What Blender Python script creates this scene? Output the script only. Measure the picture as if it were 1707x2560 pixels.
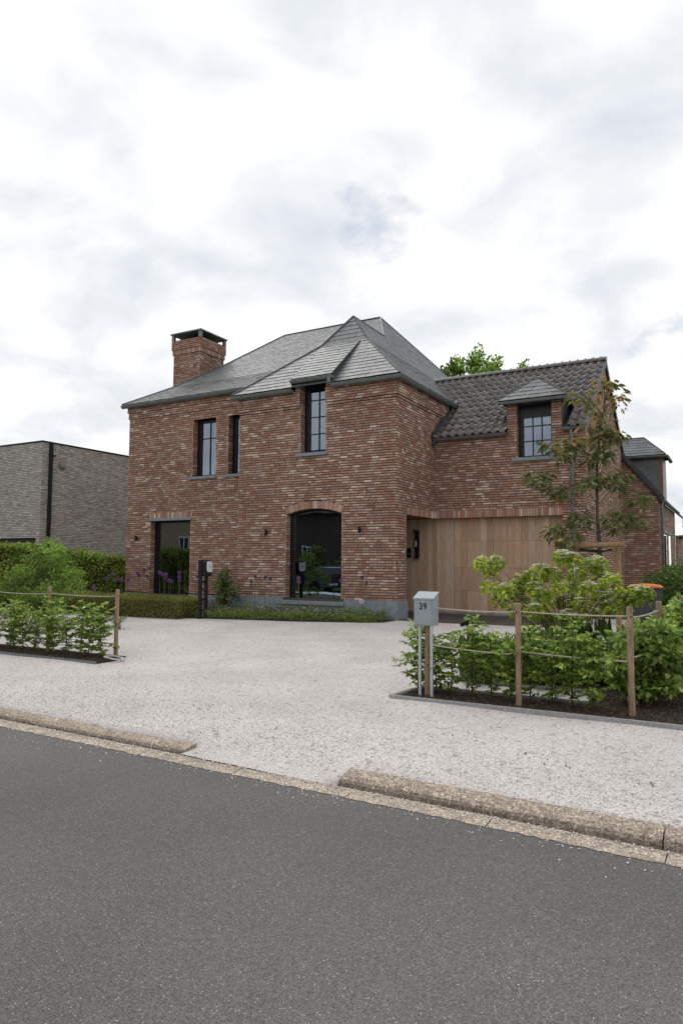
import bpy, math, random
import numpy as np
from mathutils import Vector, Matrix

for o in list(bpy.data.objects): bpy.data.objects.remove(o)
random.seed(7); RS = np.random.RandomState(7)
scene = bpy.context.scene
COL = scene.collection
rad = math.radians

# ------------------------------------------------------------------ camera
CAM = Vector((6.80, -14.527, 1.275)); YAW, PITCH, ROLL = .5163, .0737, .0057
fwd = Vector((-math.sin(YAW)*math.cos(PITCH), math.cos(YAW)*math.cos(PITCH), math.sin(PITCH)))
r0 = Vector((math.cos(YAW), math.sin(YAW), 0)); u0 = r0.cross(fwd)
rgt = math.cos(ROLL)*r0 + math.sin(ROLL)*u0; upv = -math.sin(ROLL)*r0 + math.cos(ROLL)*u0
cam = bpy.data.cameras.new('camera'); camo = bpy.data.objects.new('camera', cam); COL.objects.link(camo)
cam.sensor_fit = 'VERTICAL'; cam.sensor_height = 36; cam.lens = 1748.99/2560*36
cam.clip_start = .05; cam.clip_end = 6000
camo.matrix_world = Matrix(((rgt.x, upv.x, -fwd.x, CAM.x), (rgt.y, upv.y, -fwd.y, CAM.y), (rgt.z, upv.z, -fwd.z, CAM.z), (0, 0, 0, 1)))
scene.camera = camo

# ------------------------------------------------------------------ sky, sun, exposure
SUN_EL, SUN_AZ = rad(52), rad(-58)          # azimuth measured from +Y towards +X (behind the house, a bit left)
w = bpy.data.worlds.new('World'); scene.world = w; w.use_nodes = True
nt = w.node_tree; nt.nodes.clear()
def N(t, kind, **kw):
    n = t.nodes.new(kind)
    for k, v in kw.items():
        if k.startswith('i_'):
            key = k[2:]; key = int(key) if key.isdigit() else key.replace('_', ' ')
            n.inputs[key].default_value = v
        else: setattr(n, k, v)
    return n
def ramp(t, stops, interp='LINEAR'):
    n = t.nodes.new('ShaderNodeValToRGB'); e = n.color_ramp.elements; n.color_ramp.interpolation = interp
    e[0].position, e[0].color = stops[0][0], (*stops[0][1], 1)
    e[1].position, e[1].color = stops[-1][0], (*stops[-1][1], 1)
    for p, c in stops[1:-1]:
        x = e.new(p); x.color = (*c, 1)
    return n
out = N(nt, 'ShaderNodeOutputWorld'); bg = N(nt, 'ShaderNodeBackground', i_Strength=.1)
sky = N(nt, 'ShaderNodeTexSky', sky_type='NISHITA', sun_disc=False, sun_elevation=SUN_EL, sun_rotation=SUN_AZ)
tc = N(nt, 'ShaderNodeTexCoord'); sep = N(nt, 'ShaderNodeSeparateXYZ'); nt.links.new(tc.outputs['Generated'], sep.inputs[0])
zz = N(nt, 'ShaderNodeMath', operation='MAXIMUM', i_1=0.0); nt.links.new(sep.outputs[2], zz.inputs[0])
za = N(nt, 'ShaderNodeMath', operation='ADD', i_1=.32); nt.links.new(zz.outputs[0], za.inputs[0])
dx = N(nt, 'ShaderNodeMath', operation='DIVIDE'); dy = N(nt, 'ShaderNodeMath', operation='DIVIDE')
nt.links.new(sep.outputs[0], dx.inputs[0]); nt.links.new(za.outputs[0], dx.inputs[1])
nt.links.new(sep.outputs[1], dy.inputs[0]); nt.links.new(za.outputs[0], dy.inputs[1])
cmb = N(nt, 'ShaderNodeCombineXYZ', i_Z=4.3); nt.links.new(dx.outputs[0], cmb.inputs[0]); nt.links.new(dy.outputs[0], cmb.inputs[1])
n1 = N(nt, 'ShaderNodeTexNoise', i_Scale=3.5, i_Detail=8, i_Roughness=.53, i_Distortion=.25)
n2 = N(nt, 'ShaderNodeTexNoise', i_Scale=1.7, i_Detail=9, i_Roughness=.6, i_Distortion=.2)
mp2 = N(nt, 'ShaderNodeMapping'); mp2.inputs['Location'].default_value = (3.1, 7.7, 2.2)
nt.links.new(cmb.outputs[0], n1.inputs['Vector']); nt.links.new(cmb.outputs[0], mp2.inputs[0]); nt.links.new(mp2.outputs[0], n2.inputs['Vector'])
cr = ramp(nt, [(.30, (7.3, 7.75, 8.4)), (.41, (8.6, 8.9, 9.3)), (.49, (9.75, 9.85, 9.97)), (.605, (10.8, 10.8, 10.8))])
nt.links.new(n1.outputs['Fac'], cr.inputs[0])
gap = ramp(nt, [(.0, (1, 1, 1)), (.30, (1, 1, 1)), (.37, (0, 0, 0)), (1, (0, 0, 0))]); nt.links.new(n2.outputs['Fac'], gap.inputs[0])
gm = N(nt, 'ShaderNodeMath', operation='MULTIPLY', i_1=.55); nt.links.new(gap.outputs[0], gm.inputs[0])
skm = N(nt, 'ShaderNodeVectorMath', operation='SCALE'); skm.inputs['Scale'].default_value = 1.0
nt.links.new(sky.outputs[0], skm.inputs[0])
mx = N(nt, 'ShaderNodeMix', data_type='RGBA'); nt.links.new(gm.outputs[0], mx.inputs['Factor'])
nt.links.new(cr.outputs[0], mx.inputs['A']); nt.links.new(skm.outputs[0], mx.inputs['B'])
nt.links.new(mx.outputs['Result'], bg.inputs[0]); nt.links.new(bg.outputs[0], out.inputs[0])
sl = bpy.data.lights.new('sun', 'SUN'); sl.energy = .95; sl.angle = rad(38); sl.color = (1, .96, .9)
so = bpy.data.objects.new('sun', sl); COL.objects.link(so)
sd = Vector((math.sin(SUN_AZ)*math.cos(SUN_EL), math.cos(SUN_AZ)*math.cos(SUN_EL), math.sin(SUN_EL)))
so.rotation_euler = sd.to_track_quat('Z', 'Y').to_euler(); so.location = (0, 0, 30)
vs = scene.view_settings; vs.view_transform = 'Standard'; vs.look = 'None'; vs.exposure = 0; vs.gamma = 1; vs.use_curve_mapping = False
scene.render.engine = 'CYCLES'

# ------------------------------------------------------------------ materials
M = {}
def mat(name, color, rough=.6, spec=.4, metal=0, attr=None, nscale=None, namp=.25, stretch=(1, 1, 1), bump=0, bscale=60, coat=0, color2=None, transl=0, big=0):
    """procedural principled material: base colour (or per-piece 'Col' attribute) times noise, plus fine bump"""
    m = bpy.data.materials.new(name); m.use_nodes = True; t = m.node_tree
    p = t.nodes['Principled BSDF']; p.inputs['Roughness'].default_value = rough
    p.inputs['Specular IOR Level'].default_value = spec; p.inputs['Metallic'].default_value = metal
    if coat: p.inputs['Coat Weight'].default_value = coat
    co = N(t, 'ShaderNodeTexCoord'); mp = N(t, 'ShaderNodeMapping'); mp.inputs['Scale'].default_value = stretch
    t.links.new(co.outputs['Object'] if False else N(t, 'ShaderNodeNewGeometry').outputs['Position'], mp.inputs[0])
    if attr:
        src = N(t, 'ShaderNodeAttribute', attribute_name=attr).outputs['Color']
    else:
        src = N(t, 'ShaderNodeRGB'); src.outputs[0].default_value = (*color, 1); src = src.outputs[0]
    if nscale:
        no = N(t, 'ShaderNodeTexNoise', i_Scale=nscale, i_Detail=6, i_Roughness=.6); t.links.new(mp.outputs[0], no.inputs['Vector'])
        if color2:
            rr = ramp(t, [(.35, (0, 0, 0)), (.65, (1, 1, 1))]); t.links.new(no.outputs['Fac'], rr.inputs[0])
            mm = N(t, 'ShaderNodeMix', data_type='RGBA'); mm.inputs['B'].default_value = (*color2, 1)
            t.links.new(rr.outputs[0], mm.inputs['Factor']); t.links.new(src, mm.inputs['A']); src = mm.outputs['Result']
        else:
            rr = ramp(t, [(.3, (1-namp,)*3), (.7, (1+namp,)*3)]); t.links.new(no.outputs['Fac'], rr.inputs[0])
            mm = N(t, 'ShaderNodeMix', data_type='RGBA', blend_type='MULTIPLY'); mm.inputs['Factor'].default_value = 1
            t.links.new(src, mm.inputs['A']); t.links.new(rr.outputs[0], mm.inputs['B']); src = mm.outputs['Result']
    if big:                                       # broad weathering patches
        no = N(t, 'ShaderNodeTexNoise', i_Scale=big, i_Detail=5, i_Roughness=.6); t.links.new(mp.outputs[0], no.inputs['Vector'])
        rr = ramp(t, [(.3, (.84, .83, .83)), (.7, (1.13, 1.13, 1.14))]); t.links.new(no.outputs['Fac'], rr.inputs[0])
        mm = N(t, 'ShaderNodeMix', data_type='RGBA', blend_type='MULTIPLY'); mm.inputs['Factor'].default_value = 1
        t.links.new(src, mm.inputs['A']); t.links.new(rr.outputs[0], mm.inputs['B']); src = mm.outputs['Result']
    t.links.new(src, p.inputs['Base Color'])
    if bump:
        nb = N(t, 'ShaderNodeTexNoise', i_Scale=bscale, i_Detail=5, i_Roughness=.65); t.links.new(mp.outputs[0], nb.inputs['Vector'])
        b = N(t, 'ShaderNodeBump', i_Strength=bump, i_Distance=.01); t.links.new(nb.outputs['Fac'], b.inputs['Height']); t.links.new(b.outputs[0], p.inputs['Normal'])
    if transl:
        tr = N(t, 'ShaderNodeBsdfTranslucent'); ms = N(t, 'ShaderNodeMixShader', i_0=transl)
        t.links.new(src, tr.inputs[0]); t.links.new(p.outputs[0], ms.inputs[1]); t.links.new(tr.outputs[0], ms.inputs[2])
        t.links.new(ms.outputs[0], t.nodes['Material Output'].inputs[0])
    M[name] = m; return m
mat('brick', (.3, .12, .08), .85, .25, attr='Col', nscale=45, namp=.28, bump=.35, bscale=160, big=.55)
mat('mortar', (.10, .082, .066), .95, .1, nscale=30, namp=.25, bump=.4, bscale=120)
mat('greybrick', (.3, .28, .26), .85, .25, attr='Col', nscale=40, namp=.25)
mat('greymortar', (.16, .15, .145), .95, .1, nscale=30, namp=.2)
mat('slate', (.1, .105, .11), .41, .55, attr='Col', nscale=22, namp=.25, bump=.15, bscale=60)
mat('underlay', (.03, .03, .032), .9, .1, nscale=4, namp=.2)
mat('tile', (.07, .06, .055), .36, .5, attr='Col', nscale=14, namp=.35, bump=.12, bscale=50)
mat('zinc', (.17, .185, .19), .5, .5, .25, nscale=5, namp=.25)
mat('zincdark', (.055, .06, .068), .5, .4, .1, nscale=6, namp=.3)
mat('bluestone', (.225, .255, .285), .7, .3, nscale=9, namp=.18, bump=.1, bscale=90)
mat('black', (.008, .008, .009), .38, .4)
mat('blackmatt', (.012, .012, .013), .6, .3)
mat('interior', (.03, .027, .025), .9, .1)
mat('curtain', (.45, .42, .38), .9, .1, nscale=30, namp=.2, stretch=(1, 1, .05))
mat('wood', (.26, .14, .075), .6, .25, attr='Col', nscale=7, namp=.22, stretch=(6, 6, .45), bump=.12, bscale=40)
mat('soffit', (.2, .12, .07), .7, .2, nscale=8, namp=.2)
mat('post', (.30, .208, .142), .75, .2, nscale=16, namp=.38, stretch=(3, 3, .5), bump=.3, bscale=60)
mat('stake', (.34, .22, .12), .8, .2, nscale=12, namp=.3, stretch=(2, 2, .6))
mat('rope', (.46, .40, .32), .9, .1, nscale=120, namp=.3)
mat('boxgrey', (.30, .34, .37), .42, .45, nscale=3, namp=.05)
mat('polegrey', (.46, .48, .49), .4, .5, nscale=5, namp=.06)
mat('ink', (.01, .012, .016), .5, .3)
mat('white', (.75, .76, .76), .35, .5)
mat('bin', (.055, .06, .068), .55, .4, nscale=20, namp=.1)
mat('orange', (.75, .17, .03), .45, .4, nscale=6, namp=.1)
mat('bark', (.10, .085, .07), .9, .2, nscale=25, namp=.4, bump=.4, bscale=60)
mat('twig', (.075, .05, .03), .9, .15, nscale=30, namp=.3)
mat('stem', (.09, .14, .05), .7, .2)
mat('leaf', (.06, .1, .03), .5, .4, attr='Col', transl=.3)
mat('petal', (.4, .3, .5), .7, .2, attr='Col', transl=.2)
mat('kerb', (.3, .25, .2), .9, .2, attr='Col', nscale=25, namp=.25, bump=.6, bscale=120)
def aggregate(m, sc=70):
    t = m.node_tree; p = t.nodes['Principled BSDF']; src = p.inputs['Base Color'].links[0].from_socket
    g = N(t, 'ShaderNodeNewGeometry').outputs['Position']; v = N(t, 'ShaderNodeTexVoronoi', i_Scale=sc); t.links.new(g, v.inputs['Vector']); s = N(t, 'ShaderNodeSeparateColor'); t.links.new(v.outputs['Color'], s.inputs[0])
    r = ramp(t, [(0, (.5, .48, .46)), (.3, (.78, .76, .75)), (.7, (1.08, 1.07, 1.05)), (.9, (1.4, 1.37, 1.33)), (1, (2.0, 1.95, 1.9))]); t.links.new(s.outputs[0], r.inputs[0])
    mm = N(t, 'ShaderNodeMix', data_type='RGBA', blend_type='MULTIPLY'); mm.inputs['Factor'].default_value = 1; t.links.new(src, mm.inputs['A']); t.links.new(r.outputs[0], mm.inputs['B']); t.links.new(mm.outputs['Result'], p.inputs['Base Color'])
aggregate(M['kerb'], 100)
mat('channel', (.4, .35, .29), .9, .2, attr='Col', nscale=12, namp=.2, bump=.6, bscale=120); aggregate(M['channel'], 110)
mat('soil', (.055, .042, .032), .98, .1, nscale=30, namp=.6, bump=1, bscale=50)
mat('paving', (.09, .07, .062), .8, .3, attr='Col', nscale=20, namp=.3)
mat('edging', (.30, .30, .30), .85, .2, nscale=30, namp=.25)
mat('grass', (.06, .10, .03), .9, .1, nscale=2.5, namp=.4)
mat('tanwall', (.33, .25, .18), .9, .1, nscale=6, namp=.15)
mat('darkwall', (.07, .06, .055), .9, .1, nscale=6, namp=.3)
mat('roofred', (.12, .06, .045), .8, .2, nscale=6, namp=.3)
mat('carpaint', (.03, .032, .036), .25, .5, .3, coat=.6)
mat('carwhite', (.6, .6, .6), .4, .4)
mat('tyre', (.015, .015, .015), .9, .1)
mat('rose', (.7, .25, .18), .7, .2)
mat('hose', (.5, .52, .5), .5, .4)

# glass: partly see-through pane over a dark room, Fresnel reflection
m = bpy.data.materials.new('glass'); m.use_nodes = True; t = m.node_tree; t.nodes.clear(); M['glass'] = m
o_ = N(t, 'ShaderNodeOutputMaterial'); tr = N(t, 'ShaderNodeBsdfTransparent'); tr.inputs[0].default_value = (.55, .58, .58, 1)
gl = N(t, 'ShaderNodeBsdfGlossy', i_Roughness=.008); gl.inputs[0].default_value = (.72, .84, 1, 1)
fr = N(t, 'ShaderNodeFresnel', i_IOR=3.1); ms = N(t, 'ShaderNodeMixShader')
gp = N(t, 'ShaderNodeNewGeometry'); gn = N(t, 'ShaderNodeTexNoise', i_Scale=1.3, i_Detail=1); t.links.new(gp.outputs['Position'], gn.inputs['Vector'])
gb = N(t, 'ShaderNodeBump', i_Strength=.05, i_Distance=.03); t.links.new(gn.outputs['Fac'], gb.inputs['Height'])
t.links.new(gb.outputs[0], gl.inputs['Normal'])
t.links.new(fr.outputs[0], ms.inputs[0]); t.links.new(tr.outputs[0], ms.inputs[1]); t.links.new(gl.outputs[0], ms.inputs[2]); t.links.new(ms.outputs[0], o_.inputs[0])

# asphalt: dark binder, pale aggregate specks of two sizes, large tonal patches
m = bpy.data.materials.new('asphalt'); m.use_nodes = True; t = m.node_tree; p = t.nodes['Principled BSDF']; M['asphalt'] = m
p.inputs['Roughness'].default_value = .85; p.inputs['Specular IOR Level'].default_value = .25
gp = N(t, 'ShaderNodeNewGeometry').outputs['Position']
v1 = N(t, 'ShaderNodeTexVoronoi', i_Scale=135); v2 = N(t, 'ShaderNodeTexVoronoi', i_Scale=210); nl = N(t, 'ShaderNodeTexNoise', i_Scale=.55, i_Detail=4); nf = N(t, 'ShaderNodeTexNoise', i_Scale=150, i_Detail=3)
for n in (v1, v2, nl, nf): t.links.new(gp, n.inputs['Vector'])
s1 = N(t, 'ShaderNodeSeparateColor'); t.links.new(v1.outputs['Color'], s1.inputs[0])
s2 = N(t, 'ShaderNodeSeparateColor'); t.links.new(v2.outputs['Color'], s2.inputs[0])
base = ramp(t, [(.0, (.072, .07, .068)), (.55, (.127, .124, .12)), (1, (.195, .19, .183))]); t.links.new(s2.outputs[0], base.inputs[0])
r1 = ramp(t, [(.945, (0, 0, 0)), (.965, (1, 1, 1))]); t.links.new(s1.outputs[0], r1.inputs[0])
rd = ramp(t, [(.25, (1, 1, 1)), (.42, (0, 0, 0))]); t.links.new(v1.outputs['Distance'], rd.inputs[0])
mu = N(t, 'ShaderNodeMath', operation='MULTIPLY'); t.links.new(r1.outputs[0], mu.inputs[0]); t.links.new(rd.outputs[0], mu.inputs[1])
spc = ramp(t, [(0, (.45, .42, .38)), (.6, (.62, .58, .52)), (1, (.5, .4, .3))]); t.links.new(s1.outputs[1], spc.inputs[0])
mxa = N(t, 'ShaderNodeMix', data_type='RGBA'); t.links.new(mu.outputs[0], mxa.inputs['Factor']); t.links.new(base.outputs[0], mxa.inputs['A']); t.links.new(spc.outputs[0], mxa.inputs['B'])
lr = ramp(t, [(.3, (.86, .86, .86)), (.7, (1.14, 1.13, 1.12))]); t.links.new(nl.outputs['Fac'], lr.inputs[0])
mxb = N(t, 'ShaderNodeMix', data_type='RGBA', blend_type='MULTIPLY'); mxb.inputs['Factor'].default_value = 1
t.links.new(mxa.outputs['Result'], mxb.inputs['A']); t.links.new(lr.outputs[0], mxb.inputs['B']); t.links.new(mxb.outputs['Result'], p.inputs['Base Color'])
b = N(t, 'ShaderNodeBump', i_Strength=.6, i_Distance=.006); t.links.new(nf.outputs['Fac'], b.inputs['Height']); t.links.new(b.outputs[0], p.inputs['Normal'])

# gravel: crushed white marble, one cell per stone
m = bpy.data.materials.new('gravel'); m.use_nodes = True; t = m.node_tree; p = t.nodes['Principled BSDF']; M['gravel'] = m
p.inputs['Roughness'].default_value = .85; p.inputs['Specular IOR Level'].default_value = .2
gp = N(t, 'ShaderNodeNewGeometry').outputs['Position']
v1 = N(t, 'ShaderNodeTexVoronoi', i_Scale=78, i_Randomness=1); v2 = N(t, 'ShaderNodeTexVoronoi', i_Scale=28); nl = N(t, 'ShaderNodeTexNoise', i_Scale=.9, i_Detail=6, i_Roughness=.6); nm = N(t, 'ShaderNodeTexNoise', i_Scale=9, i_Detail=4)
for n in (v1, v2, nl, nm): t.links.new(gp, n.inputs['Vector'])
s1 = N(t, 'ShaderNodeSeparateColor'); t.links.new(v1.outputs['Color'], s1.inputs[0])
s2 = N(t, 'ShaderNodeSeparateColor'); t.links.new(v2.outputs['Color'], s2.inputs[0])
cs = ramp(t, [(0, (.30, .28, .27)), (.04, (.52, .49, .48)), (.2, (.61, .58, .565)), (.55, (.69, .66, .645)), (.85, (.76, .735, .72)), (1, (.70, .62, .59))]); t.links.new(s1.outputs[0], cs.inputs[0])
dr = ramp(t, [(.3, (1, 1, 1)), (.62, (.72, .7, .69))]); t.links.new(v1.outputs['Distance'], dr.inputs[0])
ma = N(t, 'ShaderNodeMix', data_type='RGBA', blend_type='MULTIPLY'); ma.inputs['Factor'].default_value = 1; t.links.new(cs.outputs[0], ma.inputs['A']); t.links.new(dr.outputs[0], ma.inputs['B'])
lr = ramp(t, [(.3, (.87, .86, .86)), (.7, (1.1, 1.1, 1.1))]); t.links.new(nl.outputs['Fac'], lr.inputs[0])
mb_ = N(t, 'ShaderNodeMix', data_type='RGBA', blend_type='MULTIPLY'); mb_.inputs['Factor'].default_value = 1; t.links.new(ma.outputs['Result'], mb_.inputs['A']); t.links.new(lr.outputs[0], mb_.inputs['B'])
dk = ramp(t, [(.955, (0, 0, 0)), (.97, (1, 1, 1))]); t.links.new(s2.outputs[1], dk.inputs[0])
mc = N(t, 'ShaderNodeMix', data_type='RGBA'); mc.inputs['B'].default_value = (.22, .19, .17, 1); dkm = N(t, 'ShaderNodeMath', operation='MULTIPLY', i_1=.55); t.links.new(dk.outputs[0], dkm.inputs[0])
t.links.new(dkm.outputs[0], mc.inputs['Factor']); t.links.new(mb_.outputs['Result'], mc.inputs['A']); t.links.new(mc.outputs['Result'], p.inputs['Base Color'])
b = N(t, 'ShaderNodeBump', i_Strength=.55, i_Distance=.008); b.invert = True; t.links.new(v1.outputs['Distance'], b.inputs['Height']); t.links.new(b.outputs[0], p.inputs['Normal'])

# ------------------------------------------------------------------ mesh helpers
def props(o, label=None, cat=None, group=None, kind=None):
    for k, v in (('label', label), ('category', cat), ('group', group), ('kind', kind)):
        if v: o[k] = v
    return o
def link(name, me, material=None, parent=None):
    o = bpy.data.objects.new(name, me); COL.objects.link(o)
    if material is not None and len(me.materials) == 0: me.materials.append(M[material])
    if parent: o.parent = parent
    return o
def thing(name, label, cat, loc=(0, 0, 0), rz=0, group=None):
    o = bpy.data.objects.new(name, None); COL.objects.link(o); o.empty_display_size = .2
    o.location = loc; o.rotation_euler = (0, 0, rz); return props(o, label, cat, group)
def copy_tree(o, parent=None):
    c = o.copy(); COL.objects.link(c); c.parent = parent
    for ch in list(o.children): copy_tree(ch, c)
    return c
class MB:
    def __init__(s): s.v, s.f, s.c = [], [], []
    def face(s, pts, c=None):
        b = len(s.v); s.v += [tuple(p) for p in pts]; s.f.append(tuple(range(b, b+len(pts)))); s.c.append(c)
    def poly(s, V, F, c=None):
        b = len(s.v); s.v += [tuple(p) for p in V]
        for f in F: s.f.append(tuple(b+i for i in f)); s.c.append(c)
    def box(s, a, b, c=None):
        (x0, y0, z0), (x1, y1, z1) = a, b
        s.poly([(x0, y0, z0), (x1, y0, z0), (x1, y1, z0), (x0, y1, z0), (x0, y0, z1), (x1, y0, z1), (x1, y1, z1), (x0, y1, z1)],
               [(0, 3, 2, 1), (4, 5, 6, 7), (0, 1, 5, 4), (1, 2, 6, 5), (2, 3, 7, 6), (3, 0, 4, 7)], c)
    def tube(s, P, R, n=8, c=None, cap=True):
        P = [Vector(p) for p in P]
        if not isinstance(R, (list, tuple)): R = [R]*len(P)
        rings = []; ref = None
        for i, p in enumerate(P):
            d = (P[min(i+1, len(P)-1)] - P[max(i-1, 0)]).normalized()
            if ref is None: ref = Vector((1, 0, 0)) if abs(d.x) < .8 else Vector((0, 1, 0))
            a = (ref - d*ref.dot(d)).normalized(); ref = a; b = d.cross(a)
            rings.append([p + (a*math.cos(q)+b*math.sin(q))*R[i] for q in [2*math.pi*k/n for k in range(n)]])
        V = [v for r in rings for v in r]; F = []
        for i in range(len(P)-1):
            for k in range(n): F.append((i*n+k, i*n+(k+1) % n, (i+1)*n+(k+1) % n, (i+1)*n+k))
        if cap: F.append(tuple(range(n-1, -1, -1))); F.append(tuple((len(P)-1)*n+k for k in range(n)))
        s.poly(V, F, c)
    def lathe(s, prof, n=16, o=(0, 0, 0), c=None):
        V = [(o[0]+r*math.cos(2*math.pi*k/n), o[1]+r*math.sin(2*math.pi*k/n), o[2]+z) for r, z in prof for k in range(n)]
        F = [(i*n+k, i*n+(k+1) % n, (i+1)*n+(k+1) % n, (i+1)*n+k) for i in range(len(prof)-1) for k in range(n)]
        F += [tuple(range(n-1, -1, -1)), tuple((len(prof)-1)*n+k for k in range(n))]
        s.poly(V, F, c)
    def bar(s, p, q, wd, h, c=None, up=(0, 0, 1)):
        p, q = Vector(p), Vector(q); d = (q-p).normalized(); up = Vector(up); a = d.cross(up).normalized(); b = a.cross(d)
        V = [e + a*i*wd/2 + b*j*h/2 for e in (p, q) for i, j in ((-1, -1), (1, -1), (1, 1), (-1, 1))]
        s.poly(V, [(3, 2, 1, 0), (4, 5, 6, 7), (0, 1, 5, 4), (1, 2, 6, 5), (2, 3, 7, 6), (3, 0, 4, 7)], c)
    def build(s, name, material, parent=None, smooth=False, bevel=0):
        me = bpy.data.meshes.new(name); me.from_pydata(s.v, [], s.f)
        if any(c is not None for c in s.c):
            at = me.color_attributes.new('Col', 'FLOAT_COLOR', 'CORNER'); arr = []
            for f, c in zip(s.f, s.c): arr += list((c or (.3, .3, .3))[:3] + (1,))*len(f)
            at.data.foreach_set('color', arr)
        if smooth: me.polygons.foreach_set('use_smooth', [True]*len(me.polygons))
        me.update(); o = link(name, me, material, parent)
        if bevel:
            b = o.modifiers.new('bevel', 'BEVEL'); b.width = bevel; b.segments = 2; b.limit_method = 'ANGLE'
        return o
def np_mesh(name, V, F, cols, material, parent, smooth=False):
    """V (n,3), F (m,k) constant-size faces, cols (m,3)"""
    me = bpy.data.meshes.new(name); k = F.shape[1]; nf = len(F)
    me.vertices.add(len(V)); me.vertices.foreach_set('co', V.astype(np.float32).ravel())
    me.loops.add(nf*k); me.loops.foreach_set('vertex_index', F.astype(np.int32).ravel())
    me.polygons.add(nf); me.polygons.foreach_set('loop_start', np.arange(0, nf*k, k, dtype=np.int32))
    if cols is not None:
        at = me.color_attributes.new('Col', 'FLOAT_COLOR', 'CORNER')
        c = np.ones((nf, k, 4), np.float32); c[:, :, :3] = cols[:, None, :]; at.data.foreach_set('color', c.ravel())
    me.update(calc_edges=True); me.validate()
    return link(name, me, material, parent)
def unit(a):
    return a/np.maximum(np.linalg.norm(a, axis=1, keepdims=True), 1e-9)
def leaves(name, C, A, Nn, L, W, cols, parent, material='leaf', droop=.12):
    """C base points, A leaf axes, Nn rough normals, L/W lengths and widths, one folded 6-point blade each"""
    n = len(C); L = np.broadcast_to(L, (n,))[:, None]; W = np.broadcast_to(W, (n,))[:, None]
    if material == 'leaf': cols = np.clip(cols*np.array([1.36, 1.26, 1.02]), 0, .8)
    A = unit(A); Nn = unit(Nn - (Nn*A).sum(1, keepdims=True)*A); B = np.cross(Nn, A)
    V = np.stack([C, C+A*L*.33+B*W*.5+Nn*L*.06, C+A*L*.7+B*W*.36+Nn*L*.02, C+A*L-Nn*L*droop, C+A*L*.7-B*W*.36+Nn*L*.02, C+A*L*.33-B*W*.5+Nn*L*.06], 1).reshape(-1, 3)
    i = np.arange(n)[:, None]*6
    F = np.concatenate([i+np.array([[0, 1, 2, 3]]), i+np.array([[0, 3, 4, 5]])], 1).reshape(-1, 4)
    return np_mesh(name, V, F, np.repeat(cols, 2, 0), material, parent)
def leafcols(n, pal, jit=.18, rs=RS):
    pal = np.array(pal); c = pal[rs.randint(0, len(pal), n)]
    return np.clip(c*(1+jit*rs.randn(n, 1)), .004, .9)
def rdir(n, up=0., rs=RS):
    d = rs.randn(n, 3); d[:, 2] += up; return unit(d)

def gz(y):                                        # drive slopes gently up from the kerb to the house
    return -.22*min(max((-1.0-y)/9.0, 0), 1)

def EY(x, w_=1.): return (6.5-x)*.029*w_            # the road edge runs slightly askew to the house front
def askew(o):
    o.rotation_euler = (0, 0, -.029); c, s_ = math.cos(-.029), math.sin(-.029); o.location = (6.5-(6.5*c+10.3*s_), -10.3-(6.5*s_-10.3*c), 0); return o
# ------------------------------------------------------------------ ground, road, kerbs
b = MB()
for x0, x1 in ((-2500, -60), (-60, 60), (60, 2500)):
    b.face([(x0, -2500, -.245), (x1, -2500, -.245), (x1, -17.2, -.245), (x0, -17.2, -.245)])
    b.face([(x0, -10.2, -.42), (x1, -10.2, -.42), (x1, -8.6, -.34), (x0, -8.6, -.34)]); b.face([(x0, -8.6, -.34), (x1, -8.6, -.34), (x1, -1, -.03), (x0, -1, -.03)])
    b.face([(x0, -1, -.03), (x1, -1, -.03), (x1, 2500, -.03), (x0, 2500, -.03)])
props(b.build('ground', 'grass'), kind='structure')
b = MB(); b.face([(-400, -17.3, -.335), (400, -17.3, -.335), (400, -13.7, -.30), (-400, -13.7, -.30)]); b.face([(-400, -13.7, -.30), (400, -13.7, -.30), (400, -10.26, -.322), (-400, -10.26, -.322)])
askew(props(b.build('road', 'asphalt'), kind='structure'))
# gravel drive: fine grid with a soft unevenness, dipping to the channel where the kerb is left out
b = MB(); xs = np.array(sorted(list(np.linspace(-14, 9.5, 95))+[2.71, 2.75, 4.23, 4.27])); ys = np.concatenate([[-10.158, -10.08, -10.0], np.linspace(-9.985, -6.5, 27), np.linspace(-6.3, 3.2, 24)])
def gy(x, y):
    if y < -9.99 and not 2.74 < x < 4.24: return -.5
    z = gz(y) + .008*math.sin(x*1.7+y*.6)*math.sin(y*1.3-x*.4) + .004*math.sin(x*4.1)*math.cos(y*3.7)
    if y < -9.25 and 2.5 < x < 4.5:
        k = max(0, min(1, (-9.25-y)/.85)*min(1, (x-2.5)/.3, (4.5-x)/.3)); z -= .085*k*k*(3-2*k)
    elif y < -9.5:
        k = (-9.5-y)/.45; z -= (.030 if x < 3 else .022)*k*k
    return z
V = [(x, y+EY(x, min(1, max(0, (-7.8-y)/1.6))), gy(x, y)) for y in ys for x in xs]; nx = len(xs)
b.poly(V, [(j*nx+i, j*nx+i+1, (j+1)*nx+i+1, (j+1)*nx+i) for j in range(len(ys)-1) for i in range(nx-1)])
props(b.build('gravel_drive', 'gravel', smooth=True), kind='structure')

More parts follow.
